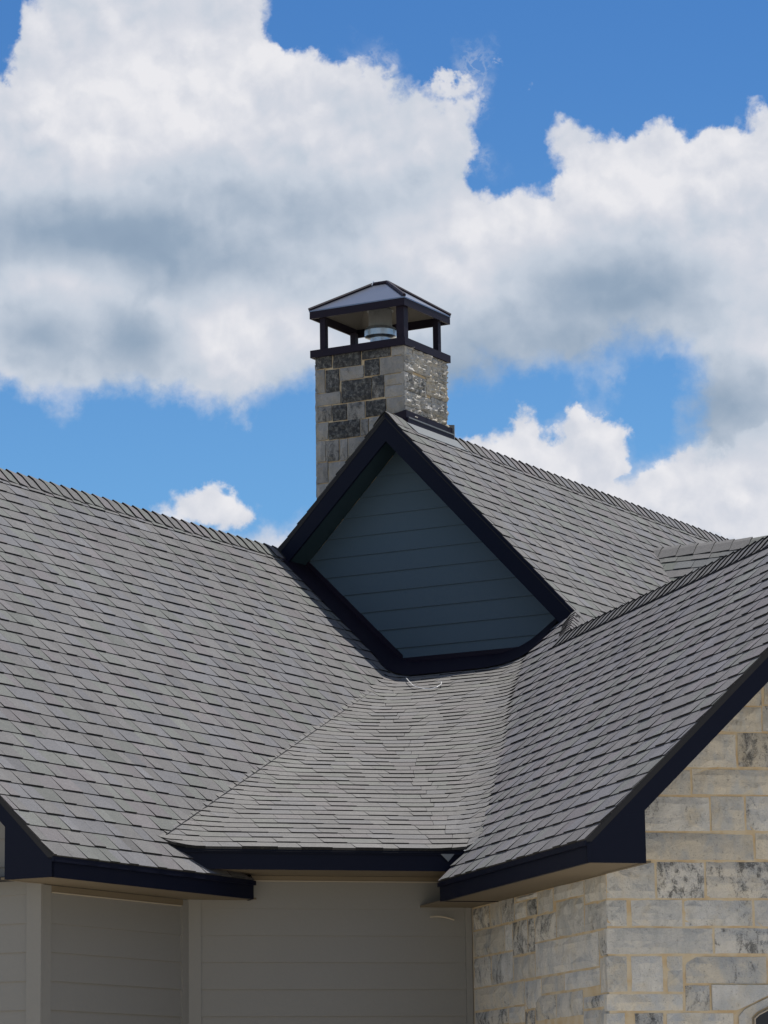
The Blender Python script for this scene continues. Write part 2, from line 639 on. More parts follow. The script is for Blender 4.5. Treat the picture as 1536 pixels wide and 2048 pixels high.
def deck(region, O, U, V, N, parent_label):
    mb = MB()
    q = region if area(region) * (U.cross(V)).dot(N) > 0 else region[::-1]
    mb.slab([O + U * p[0] + V * p[1] - N * 0.004 for p in q], -N * 0.03)
    return mb.build('roof', 'felt', house, label=parent_label)


# ------------------------------------------------------------------ planes of the house (eye at 0)
DC = -21.776                       # r of the middle wall
WL, CR = -12.0615, 6.693           # left wing wall (w), right wing wall (c)
L_W0, L_Z0, L_S = -11.6515, 1.804, 0.978
L_RW = -15.28
L_RZ = L_Z0 + L_S * (L_W0 - L_RW)
L_E0 = 16.60                       # rake of the left wing
R_C0, R_Z0, R_S = 6.283, 1.767, 0.9747
R_RC = 8.767
R_RZ = R_Z0 + R_S * (R_RC - R_C0)
R_R0 = -18.20                      # rake of the right wing
C_R0, C_Z0, C_S = DC + 0.54, 1.985, 0.3245
D_E0, D_Z0, D_S = 19.62, 1.985, 0.385
G_W, G_Z, G_SR, G_SL = -14.104, 6.454, 1.073, 1.0
G_E0, G_EW = 25.15, 25.50          # gable rake and gable wall


def zL(e, w): return L_Z0 + L_S * (L_W0 - w)
def zR(c, r): return R_Z0 + R_S * (c - R_C0)
def zRb(c): return R_RZ - R_S * (c - R_RC)
def zC(c, r): return C_Z0 - C_S * (r - C_R0)
def zD(e): return D_Z0 + D_S * (e - D_E0)


def slope_axes(hdown, s):
    """U along the course is given apart; V up the slope and N for a plane falling along hdown"""
    n = math.sqrt(1 + s * s)
    V = (-hdown + ZV * s) / n
    N = (hdown * s + ZV) / n
    return V, N, n


# --- left wing front slope
V, N, n = slope_axes(WV, L_S)
LV, LN, Ln = V, N, n
L_O = pew(0, L_W0, L_Z0)


def Lp(e, w):
    return (e, (L_W0 - w) * Ln)


e1, w1 = cr_ew(0, DC + 0.17)                    # where the eave runs out under the middle roof
e_end = L_W0 - 2 * w1                           # e on the line w = L_W0 with r = DC + .17  (w - e = 2*w1)
e_end = L_W0 - (DC + 0.17) / 0.70710678
V0e, V0w, V2e, V2w = 18.238, -11.918, 24.864, -13.931
k = (25.5 - V0e) / (V2e - V0e)
V3w = V0w + (V2w - V0w) * k
L_reg = [Lp(L_E0, L_W0), Lp(e_end, L_W0), Lp(V0e, V0w), Lp(25.5, V3w), Lp(25.5, L_RW), Lp(L_E0, L_RW)]
roofL = deck(L_reg, L_O, EV, V, N, 'large left roof slope under the long ridge')
give(roofL, shingle_rows(L_O, EV, V, N, L_reg, 11))
mb = MB()      # back slope
mb.slab([pew(L_E0, L_RW, L_RZ), pew(27.5, L_RW, L_RZ), pew(27.5, L_RW - 4, L_RZ - 3.9), pew(L_E0, L_RW - 4, L_RZ - 3.9)], -ZV * 0.03)
mb.build('roof', 'shingle', house, label='back slope behind the left ridge')

# --- right wing front slope
V, N, n = slope_axes(-CV, R_S)
Rn = n
R_O = pcr(R_C0, 0, R_Z0)


def Rp(r, c):
    return (r, (c - R_C0) * Rn)


r_wall = 8.767 - 25.5 / 0.70710678
R_cut = [(-21.26, 6.625), (-22.227, 6.971), (-23.607, 7.507), (-25.362, 8.124), (-26.178, 8.477)]
rw = lambda c: c - 25.5 / 0.70710678
R_reg = [Rp(R_R0, R_C0), Rp(DC + 0.60, R_C0), Rp(-21.235, 6.44), Rp(-21.25, 6.62)] + [Rp(a, b) for a, b in R_cut] + [Rp(8.62 - 35.64, 8.62), Rp(9.03 - 35.64, 9.03), Rp(-26.15, 9.012), Rp(-25.80, 8.772), Rp(-25.78, 8.767), Rp(R_R0, R_RC)]
roofR = deck(R_reg, R_O, RV, V, N, 'right roof slope above the stone wing, in flatter light')
give(roofR, shingle_rows(R_O, RV, V, N, R_reg, 23, tint=(0.97, 0.96, 1.0)))
mb = MB()
mb.slab([pcr(R_RC, R_R0, R_RZ), pcr(R_RC, -31, R_RZ), pcr(R_RC + 2.5, -31, R_RZ - 2.5 * R_S), pcr(R_RC + 2.5, R_R0, R_RZ - 2.5 * R_S)], -ZV * 0.03)
mb.build('roof', 'shingle', house, label='back slope behind the right wing ridge')

# --- gable roof, right slope
V, N, n = slope_axes(WV, G_SR)
Gn = n
G_O = pew(0, G_W, G_Z)


def Gp(e, w):
    return (e, (G_W - w) * Gn)


def g_foot(e):
    # right slope meets the back slope of the right wing
    lo, hi = G_W, G_W + 4
    for _ in range(40):
        m_ = (lo + hi) / 2
        c = (e + m_) * 0.70710678
        if G_Z - G_SR * (m_ - G_W) > zRb(c): lo = m_
        else: hi = m_
    return lo


G_reg = [Gp(G_E0, g_foot(G_E0)), Gp(27.0, g_foot(27.0)), Gp(28.6, g_foot(28.6)), Gp(29.10, -13.10), Gp(29.39, -13.492), Gp(34, -13.492), Gp(34, G_W), Gp(G_E0, G_W)]
G_O2 = G_O
roofG = deck(G_reg, G_O2, EV, V, N, 'right slope of the high gable roof')
give(roofG, shingle_rows(G_O2, EV, V, N, G_reg, 31, v_start=-28 * EXPO + 0.05))
# left slope of the gable roof, seen only at its rake
V, N, n = slope_axes(-WV, G_SL)
GL_reg = [(G_E0, 0.0), (34, 0.0), (34, -1.75), (G_E0, -1.75)]
roofGL = deck(GL_reg, G_O, EV, V, N, 'hidden left slope of the high gable roof')
GL_vis = [(G_E0, 0.0), (25.6, 0.0), (25.6, -1.6), (G_E0, -1.6)]
give(roofGL, shingle_rows(G_O, EV, V, N, GL_vis, 37, v_start=-18 * EXPO))

# --- small cross roof behind the right ridge
E_E, E_Z = 29.395, 5.797
E_S = (5.797 - 5.42) / (29.395 - 29.10)
E_S = 0.92
V, N, n = slope_axes(-EV, E_S)
E_O = pew(E_E, 0, E_Z)


def e_valley(z):
    # meets the gable's right slope
    return G_W + (G_Z - z) / G_SR


E_reg = [(e_valley(E_Z) + 0.02, 0.0)]
for zz in (5.55, 5.3, 5.0, 4.6, 4.3):
    E_reg.append((e_valley(zz) + 0.0, -(E_Z - zz) / E_S * n))
E_reg += [(-9.0, E_reg[-1][1]), (-9.0, 0.0)]
roofE = deck(E_reg, E_O, WV, V, N, 'small cross roof slope behind the right ridge')
give(roofE, shingle_rows(E_O, WV, V, N, E_reg, 41, v_start=-16 * EXPO + 0.02, tint=(0.96, 1.0, 0.97)))
mb = MB()
mb.slab([pew(E_E, -13.49, E_Z), pew(E_E, -9, E_Z), pew(E_E + 3, -9, E_Z - 2.8), pew(E_E + 3, -11, E_Z - 2.8)], -ZV * 0.03)
mb.build('roof', 'shingle', house, label='back slope behind the small cross ridge')


# --- middle roofs: the low slopes and their woven valleys, one continuous surface
def smax(a, b, k):
    h = max(k - abs(a - b), 0.0) / k
    return max(a, b) + h * h * k * 0.25


def zB(c, r):
    e, w = cr_ew(c, r)
    z = smax(zC(c, r), zD(e), 0.09)
    z = smax(z, zL(e, w) - 0.030, 0.18)
    rise = min(max((C_R0 - r - 0.02) / 0.6, 0.0), 1.0)
    z = smax(z, zR(c, r) - 0.008, 0.015 + 0.15 * rise)
    return z


def gradB(c, r, h=0.004):
    return ((zB(c + h, r) - zB(c - h, r)) / (2 * h), (zB(c, r + h) - zB(c, r - h)) / (2 * h))


LV_c, LV_r = 4.4692, -21.3236
LV2_c, LV2_r = 7.7309, -27.4326


def inside_field(c, r):
    # right of the left valley cut
    s = (c - LV_c) * (LV2_r - LV_r) - (r - LV_r) * (LV2_c - LV_c)
    if s > 0: return False
    if (c - r) * 0.70710678 > 25.52: return False
    if r > C_R0 + 0.40: return False
    # left of the right valley cut
    pts = [(-20.90, 6.50)] + R_cut + [(-28.5, 9.40)]
    if r > pts[0][0]: lim = 6.50
    else:
        lim = 9.4
        for (ra, ca), (rb, cb) in zip(pts, pts[1:]):
            if rb <= r <= ra:
                lim = ca + (cb - ca) * (r - ra) / (rb - ra)
                break
    return c < lim


def trace(c, r, sgn, h, fn=inside_field, ds=0.03):
    out = []
    for _ in range(400):
        gx, gy = gradB(c, r)
        gl = math.hypot(gx, gy)
        tx, ty = -gy / gl * sgn, gx / gl * sgn
        c2, r2 = c + tx * ds, r + ty * ds
        for _ in range(2):
            gx, gy = gradB(c2, r2)
            g2 = gx * gx + gy * gy
            dz = h - zB(c2, r2)
            c2 += gx * dz / g2
            r2 += gy * dz / g2
        if not fn(c2, r2):
            lo_, hi_ = 0.0, 1.0
            for _ in range(7):
                m_ = (lo_ + hi_) / 2
                if fn(c + (c2 - c) * m_, r + (r2 - r) * m_): lo_ = m_
                else: hi_ = m_
            out.append((c + (c2 - c) * lo_, r + (r2 - r) * lo_))
            break
        c, r = c2, r2
        out.append((c, r))
    return out


def normB(c, r):
    gx, gy = gradB(c, r)
    return (ZV - CV * gx - RV * gy).normalized()


def seed_point(h):
    # walk a line from the middle of the eave to the middle of the gable foot
    lo, hi = 0.0, 1.0
    A, B = (5.5, C_R0 + 0.0), (8.05, -27.9)
    for _ in range(40):
        m_ = (lo + hi) / 2
        if zB(A[0] + (B[0] - A[0]) * m_, A[1] + (B[1] - A[1]) * m_) < h: lo = m_
        else: hi = m_
    return A[0] + (B[0] - A[0]) * lo, A[1] + (B[1] - A[1]) * lo


DZ = 0.0455
fieldbase = MB()
hs = []
h = C_Z0 + 0.002
while h < 4.33:
    hs.append(h)
    h += DZ
lines = []
for h in hs:
    s = seed_point(h)
    if not inside_field(*s):
        # top rows lie only on one side of the seed line: look for any inside start
        found = None
        for i in range(60):
            for sg in (1, -1):
                t = trace(s[0], s[1], sg, h, fn=lambda a, b: True, ds=0.03)
                break
            break
        tl = trace(s[0], s[1], 1, h, fn=lambda a, b: a > 6 and a < 10, ds=0.03)
        tr = trace(s[0], s[1], -1, h, fn=lambda a, b: a > 6 and a < 10, ds=0.03)
        cand = [p for p in tl + tr if inside_field(*p)]
        if not cand:
            continue
        s = cand[0]
    a = trace(s[0], s[1], 1, h)
    b = trace(s[0], s[1], -1, h)
    line = a[::-1] + [s] + b
    if line[0][0] > line[-1][0]:
        line.reverse()
    lines.append((h, line))


def resample(line, st=0.03):
    d = [0.0]
    for p, q in zip(line, line[1:]):
        d.append(d[-1] + math.hypot(q[0] - p[0], q[1] - p[1]))
    return d


def at(line, d, s):
    import bisect
    i = min(max(bisect.bisect_right(d, s) - 1, 0), len(line) - 2)
    seg = d[i + 1] - d[i]
    f = 0 if seg < 1e-9 else (s - d[i]) / seg
    return (line[i][0] + (line[i + 1][0] - line[i][0]) * f, line[i][1] + (line[i + 1][1] - line[i][1]) * f)


mb = MB()
mb.v = []
# felt sheet under the woven field
cs = [4.3 + i * 0.09 for i in range(58)]
rs = [C_R0 + 0.015 - i * 0.09 for i in range(82)]
idx = {}
vv, ff = [], []
for i, c in enumerate(cs):
    for j, r in enumerate(rs):
        if inside_field(c, r) and (i + 1 < len(cs) and j + 1 < len(rs)):
            if all(inside_field(a, b) for a, b in ((cs[i + 1], r), (c, rs[j + 1]), (cs[i + 1], rs[j + 1]))):
                q = []
                for a, b in ((i, j), (i, j + 1), (i + 1, j + 1), (i + 1, j)):
                    if (a, b) not in idx:
                        idx[(a, b)] = len(vv)
                        vv.append(pcr(cs[a], rs[b], zB(cs[a], rs[b]) - 0.02))
                    q.append(idx[(a, b)])
                ff.append(q[::-1])
mb.add(vv, ff)
roofM = mb.build('roof', 'felt', house, label='low middle roof slopes with woven valleys, thin close courses')
rr = random.Random(5)
for li, (h, line) in enumerate(lines):
    d = resample(line)
    tot = d[-1]
    s = -rr.uniform(0, 0.25)
    raised = False
    while s < tot:
        wd = rr.choice((0.11, 0.135, 0.16, 0.185, 0.21, 0.24))
        raised = (not raised) if rr.random() < 0.75 else raised
        t = rr.uniform(0.0098, 0.0116) if raised else rr.uniform(0.0064, 0.0074)
        ek = 0.10 if raised else 0.30
        s0, s1 = max(s + 0.0012, 0), min(s + wd - 0.0012, tot)
        s += wd
        if s1 - s0 < 0.012:
            continue
        ns = max(1, int((s1 - s0) / 0.06))
        jig = rr.uniform(-0.001, 0.001)
        bot, top, low = [], [], []
        for i in range(ns + 1):
            c, r = at(line, d, s0 + (s1 - s0) * i / ns)
            gx, gy = gradB(c, r)
            gl = math.hypot(gx, gy)
            # up the slope by one course
            dn = DZ / gl
            dn = min(dn, 0.16)
            ux, uy = gx / gl, gy / gl
            lap = 0.004 / max(gl, .3) + jig if li else 0.016
            cb, rb = c - ux * lap, r - uy * lap
            ct, rt_ = c + ux * dn, r + uy * dn
            rb = min(rb, C_R0 + 0.016)
            rt_ = min(rt_, C_R0 + 0.016)
            if (ct - rt_) * 0.70710678 > 25.5:
                q_ = 25.5 / 0.70710678
                over = (ct - rt_) - q_
                ct -= over / 2
                rt_ += over / 2
            Nn = normB(c, r)
            zb0 = zB(cb, rb)
            bot.append(pcr(cb, rb, zb0) + Nn * t)
            low.append(pcr(cb, rb, zb0) - Nn * 0.01)
            top.append(pcr(ct, rt_, zB(ct, rt_)) + Nn * 0.002)
        if min((p - q_).length for p, q_ in zip(bot, top)) < 0.004 and max((p - q_).length for p, q_ in zip(bot, top)) < 0.02:
            continue
        m2 = MB()
        n = ns + 1
        vs = bot + top + low
        fs, tn = [], []
        tt = shingle_tone(rr)
        tt = tuple(0.55 * a_ + 0.45 * b_ for a_, b_ in zip(tt, (1.0, 1.0, 1.0)))
        tt = (tt[0] * 1.12, tt[1] * 1.105, tt[2] * 1.06)
        for i in range(ns):
            fs.append([i, i + 1, n + i + 1, n + i]); tn.append(tt)
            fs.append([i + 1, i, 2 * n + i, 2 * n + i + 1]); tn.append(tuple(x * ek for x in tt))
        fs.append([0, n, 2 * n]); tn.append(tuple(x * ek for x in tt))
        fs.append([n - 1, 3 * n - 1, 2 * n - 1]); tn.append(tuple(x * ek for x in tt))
        m2.add(vs, fs, tn)
        cen = sum(bot + top, Vector()) / (2 * n)
        ALL_TABS.append((cen.length, m2, roofM, (s1 - s0) * 0.05))

mb = MB()
a_, b_ = pew(V0e, V0w, zL(V0e, V0w)), pew(25.5, V3w, zL(25.5, V3w))
sd_ = (b_ - a_).cross(ZV).normalized()
mb.slab([a_ + LN * 0.013, b_ + LN * 0.013, b_ - LN * 0.03, a_ - LN * 0.03], sd_ * 0.009)
mb.build('valley_cut', 'felt', roofL, label='straight cut edge of the shingles along the left valley')

# nearest 300 tabs are parts of their own, the rest joined for each slope
ALL_TABS.sort(key=lambda x: x[0] - 6 * min(x[3], 0.02) / 0.02)
rest = {}
for i, (d, m2, par, ar) in enumerate(ALL_TABS):
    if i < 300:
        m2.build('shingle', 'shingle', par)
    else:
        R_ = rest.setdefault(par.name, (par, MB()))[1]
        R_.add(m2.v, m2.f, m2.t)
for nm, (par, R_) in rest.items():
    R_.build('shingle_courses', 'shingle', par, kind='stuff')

# ------------------------------------------------------------------ ridge caps
def cap_mesh(width, length, s1, s2, t0, t1, seed):
    """bent cap in local axes: x along the ridge (butt end at x=0), y across, z up"""
    rr = random.Random(seed)
    mb = MB()
    prof = []
    for y in (-width, -width * 0.35, 0.0, width * 0.35, width):
        s = s1 if y < 0 else s2
        drop = abs(y) * s - 0.012 * (1 - min(abs(y) / (width * 0.35), 1))
        drop = abs(y) * s if y else 0.0
        if abs(y) == width * 0.35: drop -= 0.010
        prof.append((y, -drop))
    prof[2] = (0.0, -0.002)
    n = len(prof)
    vs = []
    for x, t in ((0.0, t0), (length, t1)):
        vs += [Vector((x, y, z + t)) for y, z in prof]
    for x, t in ((0.0, t0 - 0.011), (length, t1 - 0.006)):
        vs += [Vector((x, y, z + t)) for y, z in prof]
    fs, tn = [], []
    T = shingle_tone(rr)
    T = tuple(c * 0.98 for c in T)
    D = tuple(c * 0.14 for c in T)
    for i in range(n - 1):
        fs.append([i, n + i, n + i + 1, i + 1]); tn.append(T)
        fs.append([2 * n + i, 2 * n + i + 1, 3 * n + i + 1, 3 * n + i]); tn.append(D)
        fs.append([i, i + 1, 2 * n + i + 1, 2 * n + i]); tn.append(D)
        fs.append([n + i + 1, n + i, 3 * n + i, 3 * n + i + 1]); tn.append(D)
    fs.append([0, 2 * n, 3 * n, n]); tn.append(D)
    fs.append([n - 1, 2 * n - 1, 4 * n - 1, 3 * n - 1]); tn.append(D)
    mb.add([v.copy() for v in vs], fs, tn)
    me = bpy.data.meshes.new('ridge_cap')
    me.from_pydata(mb.v, [], mb.f)
    a = me.attributes.new('tone', 'FLOAT_COLOR', 'FACE')
    a.data.foreach_set('color', [x for t in mb.t for x in (t[0], t[1], t[2], 1.0)])
    me.materials.append(M['shingle'])
    return me


def ridge(parent, A, B, s_right, s_left, seed, step=0.150, width=0.14, tilt=0.022):
    """caps laid from A to B, butts facing A; axes x towards B, z up"""
    rr = random.Random(seed)
    d = (B - A)
    L = d.length
    x = d.normalized()
    y = ZV.cross(x).normalized()
    kinds = [cap_mesh(width, step + 0.05, s_right, s_left, tilt + 0.012, 0.010, seed + i) for i in range(4)]
    nn = int(L / step)
    for i in range(nn + 1):
        p = A + x * (i * step + rr.uniform(-0.004, 0.004)) + LIFT - HB
        o = bpy.data.objects.new('ridge_cap', rr.choice(kinds))
        COL.objects.link(o)
        o.parent = parent
        ax = x + ZV * rr.uniform(-0.01, 0.01) + y * rr.uniform(-0.02, 0.02)
        ax.normalize()
        yy = ZV.cross(ax).normalized()
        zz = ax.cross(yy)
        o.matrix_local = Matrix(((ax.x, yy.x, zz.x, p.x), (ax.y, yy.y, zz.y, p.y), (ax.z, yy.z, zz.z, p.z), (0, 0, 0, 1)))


ridge(roofL, pew(L_E0, L_RW, L_RZ), pew(G_E0 + 0.02, L_RW, L_RZ), L_S, 1.0, 3, tilt=0.020, width=0.135)
ridge(roofG, pew(26.40, G_W, G_Z), pew(29.9, G_W, G_Z), G_SR, 1.0, 5, tilt=0.019)
ridge(roofG, pew(29.95, G_W, G_Z), pew(33.6, G_W, G_Z), G_SR, 1.0, 6, tilt=0.019)
# right wing: butts face the camera end
ridge(roofR, pcr(R_RC, R_R0, R_RZ), pcr(R_RC, -25.72, R_RZ), R_S, R_S, 9, step=0.140, width=0.14, tilt=0.018)
ridge(roofE, pew(E_E, -9.2, E_Z), pew(E_E, -13.42, E_Z), 1.0, E_S, 13, step=0.19, width=0.14, tilt=0.014)

# wrapped caps where the right ridge climbs to the foot of the gable
zr_ = lambda c: R_Z0 + R_S * (c - R_C0)
mb = MB()
mb.slab([pcr(8.767, -25.72, R_RZ - 0.01), pcr(9.012, -26.15, zr_(9.012) - 0.01), pcr(9.13, -26.05, 4.20), pcr(8.90, -25.62, 4.04)], -ZV * 0.02)
mb.build('saddle', 'shingle', roofR)
ridge(roofR, pcr(8.765, -25.66, R_RZ + 0.004), pcr(9.03, -26.25, zr_(9.03) + 0.01), 1.25, 0.95, 51, step=0.092, width=0.115, tilt=0.012)

# ------------------------------------------------------------------ trim: fascias and soffits
def board(poly, thick, name='fascia', mat='navy', label=None, parent=house):
    mb = MB()
    mb.slab(poly, thick)
    return mb.build(name, mat, parent, label=label)


TH_F = 0.025
# left wing eave
zb = 1.678
board([pew(L_E0, L_W0 - 0.012, zb), pew(e_end, L_W0 - 0.012, zb), pew(e_end, L_W0 - 0.012, 1.795), pew(L_E0, L_W0 - 0.012, 1.795)], -WV * TH_F, label='dark fascia under the left eave')
# rake with boxed return
def lz_out(w): return L_Z0 + L_S * (L_W0 - w) - 0.010
rk = [(L_W0 - 0.012, zb), (-12.015, zb), (-12.015, 2.00), (L_RW, 2.00 + L_S * (-12.015 - L_RW) - 0.02), (L_RW, lz_out(L_RW)), (L_W0 - 0.012, lz_out(L_W0 - 0.012))]
board([pew(L_E0 + 0.004, a, b) for a, b in rk], EV * TH_F, label='dark rake board with boxed return at the left edge')
board([pew(L_E0 + 0.004, L_RW, lz_out(L_RW)), pew(L_E0 + 0.004, L_RW, lz_out(L_RW) - 0.2), pew(L_E0 + 0.004, L_RW - 4, lz_out(L_RW) - 4.1), pew(L_E0 + 0.004, L_RW - 4, lz_out(L_RW) - 3.9)], EV * TH_F)
# soffits of the left wing
board([pew(L_E0 + 0.03, L_W0 - 0.04, zb + 0.004), pew(e_end + 0.1, L_W0 - 0.04, zb + 0.004), pew(e_end + 0.1, WL, zb + 0.004), pew(L_E0 + 0.03, WL, zb + 0.004)], ZV * 0.012, 'soffit', 'soffit')
board([pew(L_E0 + 0.03, -12.015, 2.0), pew(17.05, -12.015, 2.0), pew(17.05, L_RW, 5.18), pew(L_E0 + 0.03, L_RW, 5.18)], ZV * 0.012 + WV * 0.001, 'soffit', 'soffit')
board([pew(L_E0 + 0.03, -12.015, zb + 0.004), pew(17.05, -12.015, zb + 0.004), pew(17.05, -12.015, 2.0), pew(L_E0 + 0.03, -12.015, 2.0)], WV * 0.01, 'soffit', 'navy')
# end of the left eave under the middle roof
q = DC + 0.17
board([pew(e_end, L_W0 - 0.012, zb), pew(e_end + 0.41, WL, zb), pew(e_end + 0.41, WL, 2.16), pew(e_end, L_W0 - 0.012, 1.795)], EV * 0.02)

# right wing eave
zb2 = 1.637
r_end = DC + 0.60
board([pcr(R_C0 + 0.012, R_R0, zb2), pcr(R_C0 + 0.012, r_end, zb2), pcr(R_C0 + 0.012, r_end, 1.757), pcr(R_C0 + 0.012, R_R0, 1.757)], CV * TH_F, label='dark fascia under the right eave')
def rz_out(c): return R_Z0 + R_S * (c - R_C0) - 0.010
ap = R_RZ
rk = [(R_C0 + 0.012, zb2), (6.655, zb2), (6.655, 1.942), (R_RC, 1.942 + R_S * (R_RC - 6.655) - 0.012), (R_RC, rz_out(R_RC)), (R_C0 + 0.012, rz_out(R_C0 + 0.012))]
board([pcr(a, R_R0 - 0.004, b) for a, b in rk], -RV * TH_F, label='wide dark rake board and boxed return over the stone front')
board([pcr(2 * R_RC - a, R_R0 - 0.004, b) for a, b in rk], -RV * TH_F)
R_WF = DC + 2.755                 # front wall of the right wing
board([pcr(R_C0 + 0.04, R_R0 - 0.03, zb2 + 0.004), pcr(R_C0 + 0.04, DC, zb2 + 0.004), pcr(CR, DC, zb2 + 0.004), pcr(CR, R_R0 - 0.03, zb2 + 0.004)], ZV * 0.012, 'soffit', 'soffit')
for sg in (0, 1):
    fx = (lambda c: c) if sg == 0 else (lambda c: 2 * R_RC - c)
    board([pcr(fx(6.655), R_R0 - 0.03, 1.95), pcr(fx(6.655), R_WF, 1.95), pcr(fx(R_RC), R_WF, 1.95 + R_S * (R_RC - 6.655)), pcr(fx(R_RC), R_R0 - 0.03, 1.95 + R_S * (R_RC - 6.655))], ZV * 0.012, 'soffit', 'soffit')
board([pcr(6.655, R_R0 - 0.03, zb2 + 0.004), pcr(6.655, R_WF, zb2 + 0.004), pcr(6.655, R_WF, 1.95), pcr(6.655, R_R0 - 0.03, 1.95)], -CV * 0.01, 'soffit', 'soffit')
board([pcr(R_C0 + 0.012, r_end, zb2), pcr(CR, r_end, zb2), pcr(CR, r_end, 2.13), pcr(R_C0 + 0.012, r_end, 1.757)], -RV * 0.02)

# middle eave
cf0, cf1 = 4.40, 6.50
board([pcr(cf0, C_R0 - 0.012, 1.843), pcr(cf1, C_R0 - 0.012, 1.843), pcr(cf1, C_R0 - 0.012, 1.972), pcr(cf0, C_R0 - 0.012, 1.972)], -RV * TH_F, label='dark fascia under the middle eave')
board([pcr(4.45, C_R0 - 0.04, 1.847), pcr(6.75, C_R0 - 0.04, 1.847), pcr(6.75, DC, 1.847), pcr(4.45, DC, 1.847)], ZV * 0.012, 'soffit', 'soffit')
# small grey flashing corner where middle and right eaves meet
board([pcr(6.315, C_R0 + 0.004, 1.955), pcr(6.41, C_R0 + 0.004, 1.955), pcr(6.367, C_R0 + 0.004, 1.905)], RV * 0.004, 'flashing', 'lead', label='small grey metal corner under the valley')
# drip edges
def strip(A, B, down, out, name='drip_edge', mat='navy'):
    mb = MB()
    mb.slab([A, B, B + down, A + down], out)
    return mb.build(name, mat, house)


strip(pew(L_E0, L_W0 + 0.002, 1.800), pew(e_end + 0.03, L_W0 + 0.002, 1.800), -ZV * 0.03, -WV * 0.012)
strip(pcr(R_C0 - 0.002, R_R0, 1.763), pcr(R_C0 - 0.002, r_end - 0.03, 1.763), -ZV * 0.03, CV * 0.012)
strip(pcr(4.42, C_R0 + 0.004, 1.980), pcr(6.49, C_R0 + 0.004, 1.980), -ZV * 0.03, -RV * 0.012)

# gable rakes
gi = 0.225
A1 = [(G_W, G_Z - 0.012), (g_foot(G_E0) - 0.02, G_Z - G_SR * (g_foot(G_E0) - 0.02 - G_W) - 0.012), (g_foot(G_E0) - 0.02, G_Z - G_SR * (g_foot(G_E0) - 0.02 - G_W) - gi), (G_W, G_Z - gi - 0.03)]
board([pew(G_E0 + 0.004, a, b) for a, b in A1], EV * TH_F, label='dark right rake board of the gable')
wl = -15.20
A2 = [(G_W, G_Z - 0.012), (wl, G_Z - G_SL * (G_W - wl) - 0.012), (wl, G_Z - G_SL * (G_W - wl) - gi), (G_W, G_Z - gi - 0.03)]
board([pew(G_E0 + 0.0045, a, b) for a, b in A2], EV * TH_F, label='dark left rake board of the gable')
for s_, wend in ((1, -11.9), (-1, -15.35)):
    sl = G_SR if s_ > 0 else G_SL
    zz = G_Z - 0.19 - sl * abs(wend - G_W)
    board([pew(G_E0 + 0.03, G_W, G_Z - 0.19), pew(G_EW, G_W, G_Z - 0.19), pew(G_EW, wend, zz), pew(G_E0 + 0.03, wend, zz)], ZV * 0.012, 'soffit', 'slate_shade')
# drip along the right rake
strip(pew(G_E0 - 0.004, G_W, G_Z), pew(G_E0 - 0.004, g_foot(G_E0), G_Z - G_SR * (g_foot(G_E0) - G_W)), -ZV * 0.035, EV * 0.010)

# attic floors close the rooms below the roof
for pts_ in ([pew(L_E0 + 0.3, -18.6, zb + 0.03), pew(L_E0 + 0.3, L_W0 - 0.05, zb + 0.03), pew(L_E0 + 0.4, L_W0 - 0.05, zb + 0.03), pew(L_E0 + 0.45, WL + 0.02, zb + 0.03), pew(25.4, WL + 0.02, zb + 0.03), pew(25.4, -18.6, zb + 0.03)],
             [pcr(CR - 0.02, -19.07, zb2 + 0.03), pcr(2 * R_RC - CR, -19.07, zb2 + 0.03), pcr(2 * R_RC - CR, -30, zb2 + 0.03), pcr(CR - 0.02, -30, zb2 + 0.03)],
             [pcr(4.5, C_R0 - 0.05, 1.862), pcr(6.8, C_R0 - 0.05, 1.862), pcr(6.8, DC - 0.6, 1.862), pcr(4.5, DC - 0.6, 1.862)]):
    mb = MB()
    mb.slab(pts_, ZV * 0.02)
    mb.build('ceiling', 'felt', house)

# ------------------------------------------------------------------ siding walls
def siding(name_label, O, U, N, region, z_line, expo, mat, seed, proud=0.011, joints=3.6, back=True):
    """lap boards clipped to a region of (u, z); each board a part of the wall"""
    mb = MB()
    q = region if area(region) * (U.cross(ZV)).dot(N) > 0 else region[::-1]
    mb.slab([O + U * a + ZV * b - N * 0.004 for a, b in q], -N * 0.08)
    wall = mb.build('wall', mat, house, label=name_label)
    rr = random.Random(seed)
    zs = [p[1] for p in region]
    us = [p[0] for p in region]
    z = z_line
    while z > min(zs): z -= expo
    while z < max(zs):
        u = min(us) - rr.uniform(0, joints)
        while u < max(us):
            q = clip_rect(region, u + 0.001, u + joints - 0.001, z, z + expo)
            u += joints
            q = dedupe(q) if len(q) > 2 else q
            if len(q) < 3 or abs(area(q)) < 5e-4:
                continue
            if area(q) * (U.cross(ZV)).dot(N) < 0: q = q[::-1]
            top = [O + U * a + ZV * b + N * (0.002 + proud * (1 - (b - z) / expo)) for a, b in q]
            low = [O + U * a + ZV * b - N * 0.003 for a, b in q]
            n = len(q)
            m2 = MB()
            m2.add(top + low, [list(range(n))] + [[(i + 1) % n, i, n + i, n + (i + 1) % n] for i in range(n)])
            m2.build('siding_board', mat, wall)
        z += expo
    return wall


# high gable wall
gs = 0.20
g_reg = [(-15.7, 4.0), (-11.95, 4.0), (-11.95, G_Z - gs - G_SR * (-11.95 - G_W)), (G_W, G_Z - gs), (-15.7, G_Z - gs - G_SL * (G_W + 15.7))]
if g_reg[2][1] < 4.0:
    ww = G_W + (G_Z - gs - 4.0) / G_SR
    g_reg = [(-15.7, 4.0), (ww, 4.0), (G_W, G_Z - gs), (-15.7, G_Z - gs - G_SL * (G_W + 15.7))]
wallG = siding('high gable wall of dark slate blue lap siding', pew(G_EW, 0, 0), WV, -EV, g_reg, 4.222, 0.1745, 'slate', 2, joints=40)
